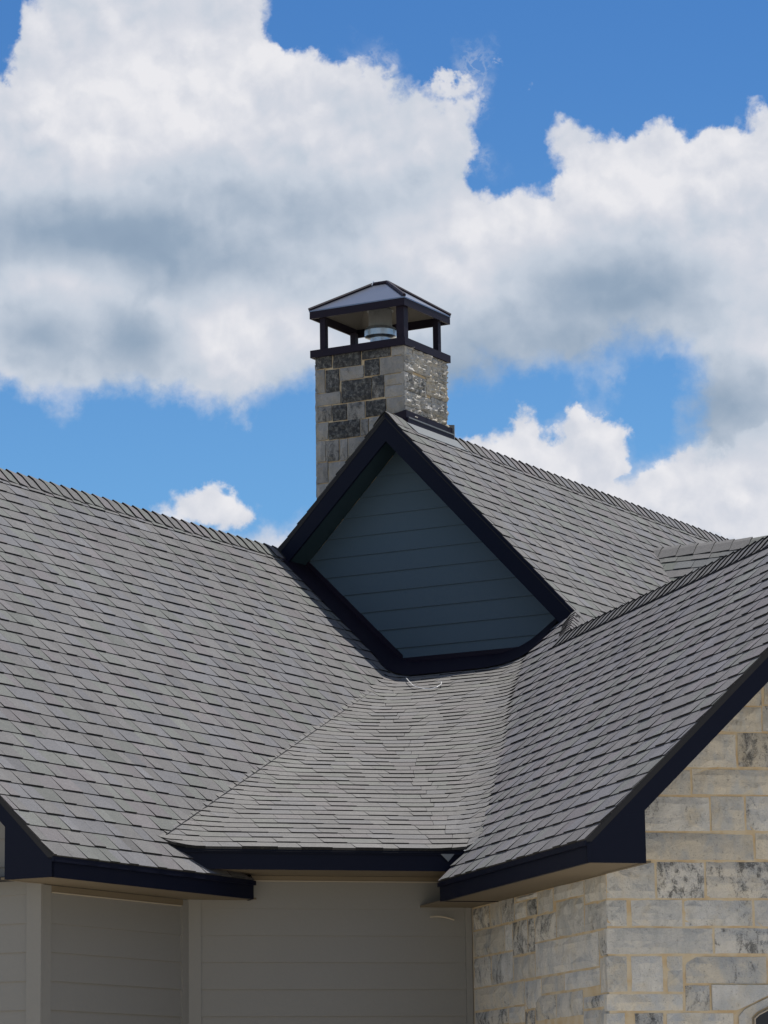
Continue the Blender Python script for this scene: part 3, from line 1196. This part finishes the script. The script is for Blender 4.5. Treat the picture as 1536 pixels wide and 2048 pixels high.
# flashings at its foot
fl = MB()
t_ = 0.07
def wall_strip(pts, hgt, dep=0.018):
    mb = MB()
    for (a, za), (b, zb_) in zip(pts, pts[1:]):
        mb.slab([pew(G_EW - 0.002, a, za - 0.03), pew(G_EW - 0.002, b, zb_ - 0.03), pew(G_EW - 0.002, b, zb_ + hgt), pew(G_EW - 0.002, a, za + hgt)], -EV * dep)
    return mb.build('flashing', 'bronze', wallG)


zdw = zD(G_EW)
w_LD = L_W0 - (zdw - L_Z0) / L_S
# right plane meets the wall: z = R_Z0 + R_S*(c - R_C0), c = (e+w)*.7071
w_RD = ((zdw - R_Z0) / R_S + R_C0) / 0.70710678 - G_EW
w_RR = R_RC / 0.70710678 - G_EW
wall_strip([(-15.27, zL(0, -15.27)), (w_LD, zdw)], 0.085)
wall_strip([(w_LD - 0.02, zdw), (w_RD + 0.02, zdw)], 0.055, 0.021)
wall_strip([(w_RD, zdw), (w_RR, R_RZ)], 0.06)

# dark flashing sheet, widened to paint in the rake's shadow, bent through both inner corners
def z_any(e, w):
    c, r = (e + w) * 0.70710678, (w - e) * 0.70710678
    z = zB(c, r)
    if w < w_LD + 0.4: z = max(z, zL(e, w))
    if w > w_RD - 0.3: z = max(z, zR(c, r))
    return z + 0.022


def shadow_edge(w):
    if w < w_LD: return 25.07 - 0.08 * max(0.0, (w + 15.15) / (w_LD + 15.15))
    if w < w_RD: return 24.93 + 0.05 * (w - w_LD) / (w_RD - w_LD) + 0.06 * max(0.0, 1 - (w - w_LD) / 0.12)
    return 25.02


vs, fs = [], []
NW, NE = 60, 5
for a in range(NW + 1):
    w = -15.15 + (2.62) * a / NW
    e_a = shadow_edge(w)
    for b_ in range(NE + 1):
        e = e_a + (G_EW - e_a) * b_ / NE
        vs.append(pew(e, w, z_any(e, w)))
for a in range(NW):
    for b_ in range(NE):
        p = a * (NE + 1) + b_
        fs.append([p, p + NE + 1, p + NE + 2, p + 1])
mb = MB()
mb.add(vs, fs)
mb.build('flashing_and_shadow', 'bronze', wallG, smooth=True)

SE = 0.178
# left wing wall (faces right), corner boards
k1e, k0e = 18.727, 17.047
Z0 = -EYE + 0.02
wl_ = siding('shaded left wing wall of greige lap siding', pew(0, WL, 0), EV, WV, [(k0e + 0.09, Z0), (k1e - 0.085, Z0), (k1e - 0.085, zb), (k0e + 0.09, zb)], 0.9100, SE, 'greige', 4, joints=40)
board([pew(k0e, WL - 0.004, Z0), pew(k0e + 0.09, WL - 0.004, Z0), pew(k0e + 0.09, WL - 0.004, zb), pew(k0e, WL - 0.004, zb)], WV * 0.024, 'corner_board', 'greige')
board([pew(k1e - 0.085, WL - 0.004, Z0), pew(k1e, WL - 0.004, Z0), pew(k1e, WL - 0.004, zb), pew(k1e - 0.085, WL - 0.004, zb)], WV * 0.020, 'corner_board', 'greige')
board([pew(k0e + 0.09, WL + 0.006, 1.640), pew(k1e - 0.08, WL + 0.006, 1.640), pew(k1e - 0.08, WL + 0.006, zb), pew(k0e + 0.09, WL + 0.006, zb)], WV * 0.014, 'frieze_board', 'soffit')
board([pew(k0e + 0.1, WL + 0.012, 1.632), pew(k1e - 0.10, WL + 0.012, 1.632), pew(k1e - 0.10, WL + 0.012, 1.638), pew(k0e + 0.1, WL + 0.012, 1.638)], WV * 0.010, 'trim_line', 'caulk')
# left wing gable wall (faces the camera's left)
siding('left wing gable wall of greige siding at the left edge', pew(k0e, 0, 0), WV, -EV, [(-19.5, Z0), (WL - 0.09, Z0), (WL - 0.09, 1.9), (L_RW, 5.1), (-18.6, 1.9), (-19.5, 1.9)], 0.9100, SE, 'greige', 6, joints=40)
board([pew(k0e + 0.004, WL - 0.09, Z0), pew(k0e + 0.004, WL + 0.020, Z0), pew(k0e + 0.004, WL + 0.020, 1.99), pew(k0e + 0.004, WL - 0.09, 1.99)], -EV * 0.024, 'corner_board', 'greige')
# middle wall
c1, c2 = 4.718, 6.693
siding('shaded middle wall of greige lap siding', pcr(0, DC, 0), CV, RV, [(c1 + 0.085, Z0), (c2, Z0), (c2, 1.845), (c1 + 0.085, 1.845)], 0.9137, SE, 'greige', 8, joints=40)
board([pcr(c1 - 0.004, DC - 0.004, Z0), pcr(c1 + 0.085, DC - 0.004, Z0), pcr(c1 + 0.085, DC - 0.004, 1.845), pcr(c1 - 0.004, DC - 0.004, 1.845)], RV * 0.024, 'corner_board', 'greige')
board([pcr(c1 + 0.085, DC + 0.006, 1.815), pcr(c2, DC + 0.006, 1.815), pcr(c2, DC + 0.006, 1.845), pcr(c1 + 0.085, DC + 0.006, 1.845)], RV * 0.014, 'frieze_board', 'soffit')
board([pcr(c1 + 0.10, DC + 0.012, 1.808), pcr(c2 - 0.2, DC + 0.012, 1.808), pcr(c2 - 0.2, DC + 0.012, 1.813), pcr(c1 + 0.10, DC + 0.012, 1.813)], RV * 0.010, 'trim_line', 'caulk')
# inner corner trim beside the stone
board([pcr(c2 - 0.055, DC - 0.004, Z0), pcr(c2 - 0.012, DC - 0.004, Z0), pcr(c2 - 0.012, DC - 0.004, 1.64), pcr(c2 - 0.055, DC - 0.004, 1.64)], RV * 0.030, 'corner_board', 'greige')
# small bent nail-like loop of cable on the middle wall next to the stone
mb = MB()
mb.tube([pcr(6.38 + 0.17 * t / 6, DC + 0.05, 1.575 + 0.012 * math.sin(t / 6 * 3.1) - 0.02 * t / 6) for t in range(7)], 0.006, 5)
mb.build('cable_end', 'caulk', house, label='short pale cable end under the eave beside the stone')

# ------------------------------------------------------------------ stone
DARK = {0: (0.0, 0.16), 1: (0.38, 0.50), 2: (0.56, 0.70), 3: (0.95, 1.1), 4: (0.32, 0.42), 5: (0.92, 1.1)}


def stone_mesh(O, U, N, u0, u1, v0, v1, kind, rr, rough=0.010, depth=0.05, proud=0.012, clipfn=None, vr=(0.5, 1.1)):
    mb = MB()
    nx = max(2, min(7, int((u1 - u0) / 0.055) + 1))
    ny = max(2, min(5, int((v1 - v0) / 0.05) + 1))
    if rough > 0.03: nx, ny = nx * 2, ny * 3
    off = Vector((rr.uniform(0, 50), rr.uniform(0, 50), rr.uniform(0, 50)))
    P = []
    for j in range(ny + 1):
        for i in range(nx + 1):
            a, b = i / nx, j / ny
            eu = mnoise.noise(off + Vector((a * 3, b * 3, 1.3))) * 0.006
            ev = mnoise.noise(off + Vector((a * 3, b * 3, 7.7))) * 0.005
            u, v = u0 + (u1 - u0) * a + eu, v0 + (v1 - v0) * b + ev
            if clipfn: u = min(max(u, clipfn(v)), u1)
            edge = min(a, 1 - a) * (u1 - u0) < 0.012 or min(b, 1 - b) * (v1 - v0) < 0.012
            if rough > 0.03:
                nz = (abs(mnoise.noise(off + Vector((u * 9, v * 26, 0)))) - 0.2) * rough * 1.5 + mnoise.noise(off + Vector((u * 34, v * 60, 3))) * rough * 0.8
                if edge: nz = nz + 0.006
            else: nz = mnoise.noise(off + Vector((u * 14, v * 16, 0))) * rough * 1.3 + mnoise.noise(off + Vector((u * 45, v * 45, 3))) * rough * 0.6
            d = proud * (0.15 if edge else 1.0) + (nz if not edge else nz * 0.35)
            if edge: d = max(min(d, proud), -0.004)
            P.append(O + U * u + ZV * v + N * d)
    fs = []
    W = nx + 1
    for j in range(ny):
        for i in range(nx):
            a = j * W + i
            if (i + j) % 2:
                fs += [[a, a + 1, a + W + 1], [a, a + W + 1, a + W]]
            else:
                fs += [[a, a + 1, a + W], [a + 1, a + W + 1, a + W]]
    border = [i for i in range(nx + 1)] + [(j) * W + nx for j in range(1, ny + 1)] + [ny * W + i for i in range(nx - 1, -1, -1)] + [j * W for j in range(ny - 1, 0, -1)]
    nb = len(border)
    o = len(P)
    back = [P[i] - N * (depth + (P[i] - (O)).dot(N)) for i in border]
    P += back
    for k_ in range(nb):
        k2 = (k_ + 1) % nb
        fs.append([border[k2], border[k_], o + k_, o + k2])
    lo, hi = DARK[kind]
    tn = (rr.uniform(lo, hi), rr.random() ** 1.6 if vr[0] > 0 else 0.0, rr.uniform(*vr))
    if (U.cross(ZV)).dot(N) < 0:
        fs = [f[::-1] for f in fs]
    mb.add(P, fs, tn)
    return mb


FRONT = [(7.472, 7.746, 2.848, 3.029, 1), (7.335, 7.739, 2.682, 2.84, 2), (7.264, 7.733, 2.518, 2.675, 0), (7.74, 7.988, 2.525, 2.683, 1), (7.127, 7.558, 2.296, 2.505, 0), (7.568, 7.98, 2.304, 2.514, 2), (6.992, 7.254, 2.125, 2.28, 1), (7.264, 7.972, 2.132, 2.289, 0), (6.714, 7.371, 1.905, 2.114, 1), (7.381, 7.6, 1.91, 2.121, 0), (7.609, 7.964, 1.914, 2.126, 1), (6.708, 7.651, 1.731, 1.894, 4), (7.661, 7.956, 1.737, 1.902, 0), (6.696, 7.006, 1.496, 1.715, 0), (7.016, 7.325, 1.498, 1.718, 2), (7.335, 7.948, 1.501, 1.723, 2), (6.69, 6.821, 1.328, 1.486, 1), (6.846, 7.176, 1.329, 1.488, 0), (7.189, 7.629, 1.331, 1.491, 1), (7.642, 7.94, 1.332, 1.493, 0), (6.686, 7.367, 1.164, 1.32, 0), (7.377, 7.933, 1.166, 1.323, 2), (6.68, 6.813, 0.938, 1.152, 0), (6.836, 7.04, 0.938, 1.152, 0), (7.065, 7.168, 0.937, 1.152, 0), (7.184, 7.708, 0.988, 1.15, 0), (7.717, 7.926, 0.988, 1.151, 1), (7.179, 7.336, 0.824, 0.979, 2), (6.676, 7.162, 0.825, 0.926, 0), (6.671, 6.791, 0.624, 0.813, 1), (6.851, 7.036, 0.623, 0.813, 2), (7.052, 7.484, 0.622, 0.812, 0)]
LEFTF = [(-21.744, -21.377, 1.485, 1.631, 2), (-21.364, -21.122, 1.485, 1.638, 1), (-21.11, -20.835, 1.488, 1.639, 2), (-20.822, -20.355, 1.606, 1.638, 0), (-20.822, -20.576, 1.492, 1.598, 1), (-20.564, -20.36, 1.494, 1.598, 2), (-20.347, -20.032, 1.492, 1.638, 0), (-20.016, -19.433, 1.552, 1.640, 1), (-19.422, -19.022, 1.492, 1.640, 0), (-21.750, -21.056, 1.303, 1.476, 1), (-21.043, -20.885, 1.303, 1.476, 0), (-20.874, -20.567, 1.262, 1.480, 2), (-20.555, -20.415, 1.264, 1.480, 2), (-20.401, -19.982, 1.320, 1.484, 2), (-19.970, -19.441, 1.322, 1.542, 4), (-19.425, -19.022, 1.322, 1.483, 1), (-21.744, -21.367, 1.098, 1.293, 2), (-21.354, -20.887, 1.098, 1.293, 1), (-20.874, -20.426, 1.098, 1.252, 0), (-20.413, -19.183, 1.101, 1.310, 4), (-19.170, -19.022, 1.156, 1.312, 2), (-21.748, -20.659, 0.942, 1.088, 0), (-20.647, -20.309, 0.905, 1.086, 1), (-20.297, -19.855, 0.988, 1.088, 0), (-19.843, -19.176, 0.985, 1.092, 0), (-19.165, -19.023, 0.936, 1.146, 0), (-21.748, -21.011, 0.835, 0.932, 2), (-20.999, -20.660, 0.825, 0.932, 0), (-20.648, -20.448, 0.800, 0.895, 2), (-20.433, -20.019, 0.822, 0.976, 2), (-20.008, -19.500, 0.822, 0.974, 1), (-19.488, -19.022, 0.855, 0.928, 2), (-19.488, -19.022, 0.745, 0.845, 1)]
CH_LEFT = [(-15.02, -14.853, 7.038, 7.195, 3), (-14.838, -14.547, 7.023, 7.186, 3), (-14.536, -14.240, 7.068, 7.16, 2), (-14.228, -14.102, 7.062, 7.150, 0), (-15.02, -14.925, 6.813, 7.025, 0), (-14.915, -14.776, 6.807, 7.012, 2), (-14.766, -14.519, 6.901, 7.012, 1), (-14.508, -14.357, 6.909, 7.055, 2), (-14.347, -14.102, 6.901, 7.051, 0), (-14.753, -14.443, 6.690, 6.89, 2), (-14.433, -14.311, 6.698, 6.894, 2), (-14.3, -14.102, 6.796, 6.891, 0), (-14.302, -14.102, 6.688, 6.786, 0), (-15.02, -14.764, 6.692, 6.800, 0), (-15.021, -14.857, 6.543, 6.681, 1), (-14.848, -14.701, 6.534, 6.678, 2), (-14.693, -14.512, 6.524, 6.679, 1), (-14.501, -14.294, 6.532, 6.676, 2), (-14.286, -14.102, 6.532, 6.676, 0), (-15.021, -14.896, 6.374, 6.530, 0), (-14.888, -14.566, 6.366, 6.521, 2), (-14.558, -14.478, 6.366, 6.512, 1), (-14.47, -14.102, 6.366, 6.519, 0), (-15.015, -14.925, 6.172, 6.362, 0), (-14.919, -14.786, 6.166, 6.356, 1), (-14.775, -14.694, 6.162, 6.354, 1), (-14.685, -14.45, 6.162, 6.354, 0), (-15.023, -14.904, 5.976, 6.160, 0), (-14.897, -14.593, 5.968, 6.152, 0), (-15.02, -14.849, 5.829, 5.963, 0), (-14.843, -14.687, 5.83, 5.955, 0), (-15.02, -14.80, 5.62, 5.815, 0)]
CH_RIGHT = [(25.515, 25.656, 6.998, 7.156, 1), (25.668, 26.011, 6.935, 7.150, 0), (26.023, 26.309, 6.968, 7.152, 2), (25.512, 25.656, 6.912, 6.988, 0), (25.507, 25.905, 6.742, 6.900, 2), (25.917, 26.302, 6.769, 6.925, 1), (26.023, 26.309, 6.934, 6.960, 0), (25.51, 25.792, 6.600, 6.732, 1), (25.803, 25.996, 6.605, 6.732, 0), (26.008, 26.306, 6.625, 6.760, 1), (25.51, 25.833, 6.46, 6.591, 1), (25.845, 26.302, 6.48, 6.595, 2), (26.008, 26.306, 6.598, 6.618, 0)]


def stone_wall(label, O, U, N, wall_reg, stones, seed, rough=0.010, proud=0.012, fill=None, rake=None):
    mb = MB()
    q = wall_reg if area(wall_reg) * (U.cross(ZV)).dot(N) > 0 else wall_reg[::-1]
    mb.slab([O + U * a + ZV * b for a, b in q], -N * 0.09)
    wall = mb.build('wall', 'mortar', house, label=label)
    rr = random.Random(seed)
    for (a, b, v0, v1, kd) in stones:
        if kd == 0 and rr.random() < 0.4: kd = 4
        stone_mesh(O, U, N, a + 0.002, b - 0.002, v0 + 0.002, v1 - 0.002, kd, rr, rough, proud=proud, clipfn=rake).build('stone', 'stone', wall)
    if fill:
        big = MB()
        for (u0, u1, z0, z1, lim) in fill:
            z = z1
            while z > z0:
                h_ = rr.choice((0.10, 0.155, 0.155, 0.21))
                u = u0
                while u < u1:
                    wd = rr.uniform(0.15, 0.65)
                    ue = min(u + wd, u1)
                    if lim is None or (lim(u) > z and lim(ue) > z):
                        s = stone_mesh(O, U, N, u + 0.005, ue - 0.005, z - h_ + 0.005, z - 0.005, rr.choice((0, 0, 0, 1, 1, 2, 4)), rr, rough, proud=proud)
                        big.add(s.v, s.f, s.t)
                    u = ue
                z -= h_
        big.build('stonework', 'stone', wall, kind='stuff')
    return wall


gz = lambda c: 1.86 + R_S * (min(c, 2 * R_RC - c) - 6.655)
fr_reg = [(CR + 0.001, Z0), (2 * R_RC - CR, Z0), (2 * R_RC - CR, 1.9), (R_RC, 4.0), (6.70, 1.99), (CR + 0.001, 1.64)]
wallF = stone_wall('stone gable front of the right wing', pcr(0, R_WF, 0), CV, RV, fr_reg, FRONT, 3, rake=lambda v: (v - 1.93) / R_S + 6.655,
                   fill=[(6.70, 10.8, Z0, 0.615, None), (7.995, 10.8, 0.62, 4.0, gz), (7.50, 7.985, 2.69, 3.6, gz), (7.76, 7.99, 2.69, 3.4, gz)][:2] + [(7.75, 7.99, 2.69, 3.2, gz)])
wallS = stone_wall('foreshortened stone side wall of the right wing', pcr(CR, 0, 0), RV, -CV, [(DC, Z0), (R_WF - 0.001, Z0), (R_WF - 0.001, 1.640), (DC, 1.640)], LEFTF, 5,
                   fill=[(-21.74, -19.03, Z0, 0.74, None)])
board([pcr(CR - 0.006, DC + 0.002, Z0), pcr(CR - 0.006, DC + 0.03, Z0), pcr(CR - 0.006, DC + 0.03, 1.637), pcr(CR - 0.006, DC + 0.002, 1.637)], CV * 0.02, 'mortar_edge', 'caulk')

# window head at the lower right of the stone front
win = MB()
wy = R_WF + 0.03
pts = [(7.614, -0.9), (7.614, 0.775), (7.640, 0.797), (7.95, 0.945), (8.767, 1.0), (9.6, 0.945), (9.9, 0.80), (9.9, -0.9)]
win.slab([pcr(a, wy, b) for a, b in pts], -RV * 0.05)
wo_ = win.build('window', 'window', house, label='black window frame rising at the lower right corner')
m2 = MB()
pts2 = [(7.69, -0.8), (7.69, 0.735), (7.95, 0.865), (8.767, 0.92), (9.6, 0.865), (9.82, 0.75), (9.82, -0.8)]
m2.slab([pcr(a, wy + 0.004, b) for a, b in pts2], -RV * 0.02)
m2.build('pane', 'glass', wo_)
m2 = MB()
rim = [(7.608, -0.9), (7.608, 0.778), (7.636, 0.803), (7.95, 0.953), (8.3, 0.986)]
rin = [(7.614, -0.9), (7.614, 0.775), (7.640, 0.797), (7.95, 0.945), (8.3, 0.978)]
for i in range(4):
    m2.slab([pcr(rim[i][0], wy + 0.002, rim[i][1]), pcr(rim[i + 1][0], wy + 0.002, rim[i + 1][1]), pcr(rin[i + 1][0], wy + 0.002, rin[i + 1][1]), pcr(rin[i][0], wy + 0.002, rin[i][1])], -RV * 0.04)
m2.build('casing', 'caulk', wo_)
# cut lintel stones that follow the window head
rr = random.Random(77)
for poly, tn_ in (([(7.513, 0.62), (7.516, 0.792), (7.552, 0.832), (7.60, 0.855), (7.72, 0.908), (7.99, 1.02), (7.99, 0.985), (7.95, 0.968), (7.632, 0.817), (7.598, 0.787), (7.598, 0.62)], (0.12, 0.2, 0.7)),
                  ([(7.347, 0.979), (7.347, 0.828), (7.500, 0.828), (7.540, 0.842), (7.715, 0.919), (7.85, 0.975), (7.85, 0.979)], (0.1, 0.1, 0.9))):
    m2 = MB()
    m2.slab([pcr(a, R_WF + 0.012, b) for a, b in poly], -RV * 0.05, tn_)
    m2.build('stone', 'stone', wallF, label='cut stone that follows the sloping window head')

# ------------------------------------------------------------------ chimney
CH = MB()
ce0, ce1, cw0, cw1 = 25.505, 26.310, -15.025, -14.100
CH.slab([pew(ce0 + 0.01, cw0 + 0.01, 5.3), pew(ce0 + 0.01, cw1 - 0.01, 5.3), pew(ce0 + 0.01, cw1 - 0.01, 7.17), pew(ce0 + 0.01, cw0 + 0.01, 7.17)], EV * (ce1 - ce0 - 0.02))
chim = CH.build('chimney', 'mortar', house, label='square stone chimney with a dark metal hood')
rr = random.Random(9)
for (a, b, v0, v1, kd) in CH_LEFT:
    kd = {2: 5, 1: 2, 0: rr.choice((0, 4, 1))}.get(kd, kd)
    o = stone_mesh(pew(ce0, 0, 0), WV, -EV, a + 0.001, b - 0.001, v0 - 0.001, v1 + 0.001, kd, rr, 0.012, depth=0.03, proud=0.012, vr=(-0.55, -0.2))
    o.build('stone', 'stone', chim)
for (a, b, v0, v1, kd) in CH_RIGHT:
    o = stone_mesh(pew(0, cw1, 0), EV, WV, a - 0.002, b + 0.002, v0 - 0.002, v1 + 0.002, kd if kd else 4, rr, 0.0301, depth=0.03, proud=0.016, vr=(0.1, 0.5))
    o.build('stone', 'stone', chim)
# left flank: visible only as a ragged outline
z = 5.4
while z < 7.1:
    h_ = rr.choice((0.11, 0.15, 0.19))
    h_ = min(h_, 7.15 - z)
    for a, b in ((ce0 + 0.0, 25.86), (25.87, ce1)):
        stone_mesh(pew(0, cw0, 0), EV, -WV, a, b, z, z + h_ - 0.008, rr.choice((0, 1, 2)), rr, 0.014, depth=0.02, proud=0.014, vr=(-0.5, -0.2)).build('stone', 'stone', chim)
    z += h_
# flashing round the foot, lip and grey apron
zf0, zf1 = G_Z - 0.035, G_Z + 0.085
mb = MB()
mb.slab([pew(ce0 - 0.03, cw1 + 0.032, zf0), pew(ce1 + 0.03, cw1 + 0.032, zf0), pew(ce1 + 0.03, cw1 + 0.032, zf1 - 0.01), pew(ce0 - 0.03, cw1 + 0.032, zf1)], -WV * 0.03)
mb.slab([pew(ce0 - 0.032, cw1 + 0.03, zf0), pew(ce0 - 0.032, cw1 - 0.14, zf0 - 0.12), pew(ce0 - 0.032, cw1 - 0.14, zf1 - 0.03), pew(ce0 - 0.032, cw1 + 0.03, zf1 + 0.004)], EV * 0.03)
mb.build('flashing', 'bronze', chim)
mb = MB()
mb.slab([pew(ce0 - 0.03, cw1 + 0.052, zf0 - 0.02), pew(ce1 + 0.03, cw1 + 0.052, zf0 - 0.02), pew(ce1 + 0.03, cw1 + 0.052, zf0 + 0.045), pew(ce0 - 0.03, cw1 + 0.052, zf0 + 0.052)], -WV * 0.018)
mb.build('flashing', 'bronze', chim)
mb = MB()
mb.slab([pew(ce0 - 0.02, cw1 + 0.056, zf0 + 0.044), pew(ce1 + 0.03, cw1 + 0.056, zf0 + 0.038), pew(ce1 + 0.03, cw1 + 0.056, zf0 + 0.050), pew(ce0 - 0.02, cw1 + 0.056, zf0 + 0.056)], -WV * 0.020)
mb.slab([pew(ce1 + 0.034, cw1 + 0.05, zf0 - 0.02), pew(ce1 + 0.034, cw1 - 0.03, zf0 + 0.02), pew(ce1 + 0.034, cw1 - 0.03, zf1 + 0.03), pew(ce1 + 0.034, cw1 + 0.05, zf1 + 0.02)], EV * 0.012)
mb.build('flashing_lip', 'lead', chim)
gsl = lambda w: G_Z - G_SR * (w - G_W)
mb = MB()
wa, wb = cw1 + 0.05, cw1 + 0.145
mb.slab([pew(ce0 - 0.06, wa, gsl(wa) + 0.020), pew(ce1 + 0.10, wa, gsl(wa) + 0.020), pew(ce1 + 0.14, wb, gsl(wb) + 0.020), pew(ce0 - 0.02, wb, gsl(wb) + 0.020)], ZV * 0.004)
mb.build('apron', 'lead', chim)
# cap over the front of the ridge, ahead of the chimney
ridge(roofG, pew(G_E0 - 0.01, G_W, G_Z), pew(G_E0 + 0.22, G_W, G_Z), G_SR, 1.0, 15, width=0.12, tilt=0.008)

# metal collar, posts, hood
x0, x1, y0, y1 = ce0 - 0.04, ce1 + 0.02, cw0 - 0.03, cw1 + 0.035
def ring(za, zb_, x0, x1, y0, y1, t, name, mat='bronze'):
    mb = MB()
    mb.slab([pew(x0, y0, za), pew(x0, y1, za), pew(x0, y1, zb_), pew(x0, y0, zb_)], EV * t)
    mb.slab([pew(x1, y0, za), pew(x1, y1, za), pew(x1, y1, zb_), pew(x1, y0, zb_)], -EV * t)
    mb.slab([pew(x0 + t, y0, za), pew(x1 - t, y0, za), pew(x1 - t, y0, zb_), pew(x0 + t, y0, zb_)], WV * t)
    mb.slab([pew(x0 + t, y1, za), pew(x1 - t, y1, za), pew(x1 - t, y1, zb_), pew(x0 + t, y1, zb_)], -WV * t)
    return mb.build(name, mat, chim)


ring(7.140, 7.210, x0, x1, y0, y1, 0.02, 'collar')
mb = MB()
mb.slab([pew(x0 + 0.02, y0 + 0.02, 7.195), pew(x1 - 0.02, y0 + 0.02, 7.195), pew(x1 - 0.02, y1 - 0.02, 7.195), pew(x0 + 0.02, y1 - 0.02, 7.195)], ZV * 0.01)
mb.build('chase_cover', 'bronze', chim)
for a in (x0 + 0.035, x1 - 0.18):
    for b in (y0 + 0.085, y1 - 0.105):
        if a > 25.8: b = y0 + 0.03 if b < -14.5 else y1 - 0.085
        pw = 0.078 if (a < 25.8 and b > -14.5) else 0.055
        mb = MB()
        mb.slab([pew(a, b, 7.204), pew(a + pw, b, 7.204), pew(a + pw, b + pw, 7.204), pew(a, b + pw, 7.204)], ZV * 0.31)
        mb.build('post', 'bronze', chim)
ring(7.505, 7.582, x0 - 0.002, x1 + 0.002, y0, y1, 0.014, 'hood_band')
za, ztop = 7.584, 7.862
e_m = (x0 + x1) / 2
mb = MB()
Aa, Bb, Cc, Dd = pew(x0 - 0.006, y0 - 0.004, za), pew(x0 - 0.006, y1 + 0.004, za), pew(x1 + 0.006, y1 + 0.004, za), pew(x1 + 0.006, y0 - 0.004, za)
T1, T2 = pew(e_m, -14.625, ztop), pew(e_m, -14.480, ztop)
vs = [Aa, Bb, Cc, Dd, T1, T2]
vs += [p - ZV * 0.012 for p in vs]
mb.add(vs, [[0, 1, 5, 4], [1, 2, 5], [2, 3, 4, 5], [3, 0, 4], [0, 3, 9, 6], [1, 0, 6, 7], [2, 1, 7, 8], [3, 2, 8, 9]], mat=0)
mb.add([p.copy() for p in vs], [[6, 10, 11, 7], [7, 11, 8], [8, 11, 10, 9], [9, 10, 6]], mat=1)
hood = mb.build('hood', ['hood_sheet', 'hood_inside'], chim)
for a, b in ((Aa, T1), (Bb, T2), (Cc, T2), (Dd, T1), (T1, T2)):
    mb = MB()
    mb.tube([a + ZV * 0.010, b + ZV * 0.010], 0.017, 6)
    mb.build('hip_trim', 'bronze', chim)
# bright clip on the hip
mb = MB()
mb.tube([T1 + ZV * 0.035 - EV * 0.0, T1 - EV * 0.03 - ZV * 0.01], 0.006, 5)
mb.build('clip', 'galv', chim)
fc = pew(25.90, -14.56, 0)
mb = MB()
mb.lathe(fc, [(0.095, 7.2), (0.095, 7.345), (0.112, 7.348), (0.146, 7.362), (0.148, 7.415), (0.140, 7.44), (0.112, 7.452)], 28)
mb.build('flue', 'galv', chim, smooth=False)
mb = MB()
mb.lathe(fc, [(0.108, 7.452), (0.108, 7.60), (0.125, 7.605), (0.06, 7.66)], 28)
mb.build('flue_cap', 'lead', chim)

# ------------------------------------------------------------------ loose wire on the middle roof
wp = [(24.80, -13.74), (24.66, -13.64), (24.54, -13.55), (24.46, -13.48), (24.41, -13.40), (24.36, -13.31), (24.34, -13.25), (24.36, -13.20), (24.43, -13.195), (24.50, -13.23), (24.53, -13.29)]
mb = MB()
pts = []
for i, (e, w) in enumerate(wp):
    c, r = (e + w) * 0.70710678, (w - e) * 0.70710678
    pts.append(pcr(c, r, zB(c, r) + 0.032 + 0.008 * math.sin(i * 0.9)))
base = Vector(pts[4]) + LIFT - ZV * 0.02
mb.tube(pts, 0.0034, 5)
w_o = mb.build('wire', 'wire', None, base=base, label='thin bright bent wire lying on the roof at the foot of the gable')
w_o['category'] = 'wire'

# ------------------------------------------------------------------ ground
mb = MB()
R0 = 900
nseg = 48
vs = [Vector((0, 0, 0))]
fs = []
for k_ in range(nseg):
    a = k_ * math.tau / nseg
    vs.append(Vector((math.cos(a) * R0, math.sin(a) * R0, 0)))
for k_ in range(nseg):
    fs.append([0, 1 + k_, 1 + (k_ + 1) % nseg])
mb.add(vs, fs)
gr = mb.build('ground', 'ground', None, kind='structure', base=Vector((0, 0, 0)), lift=False)
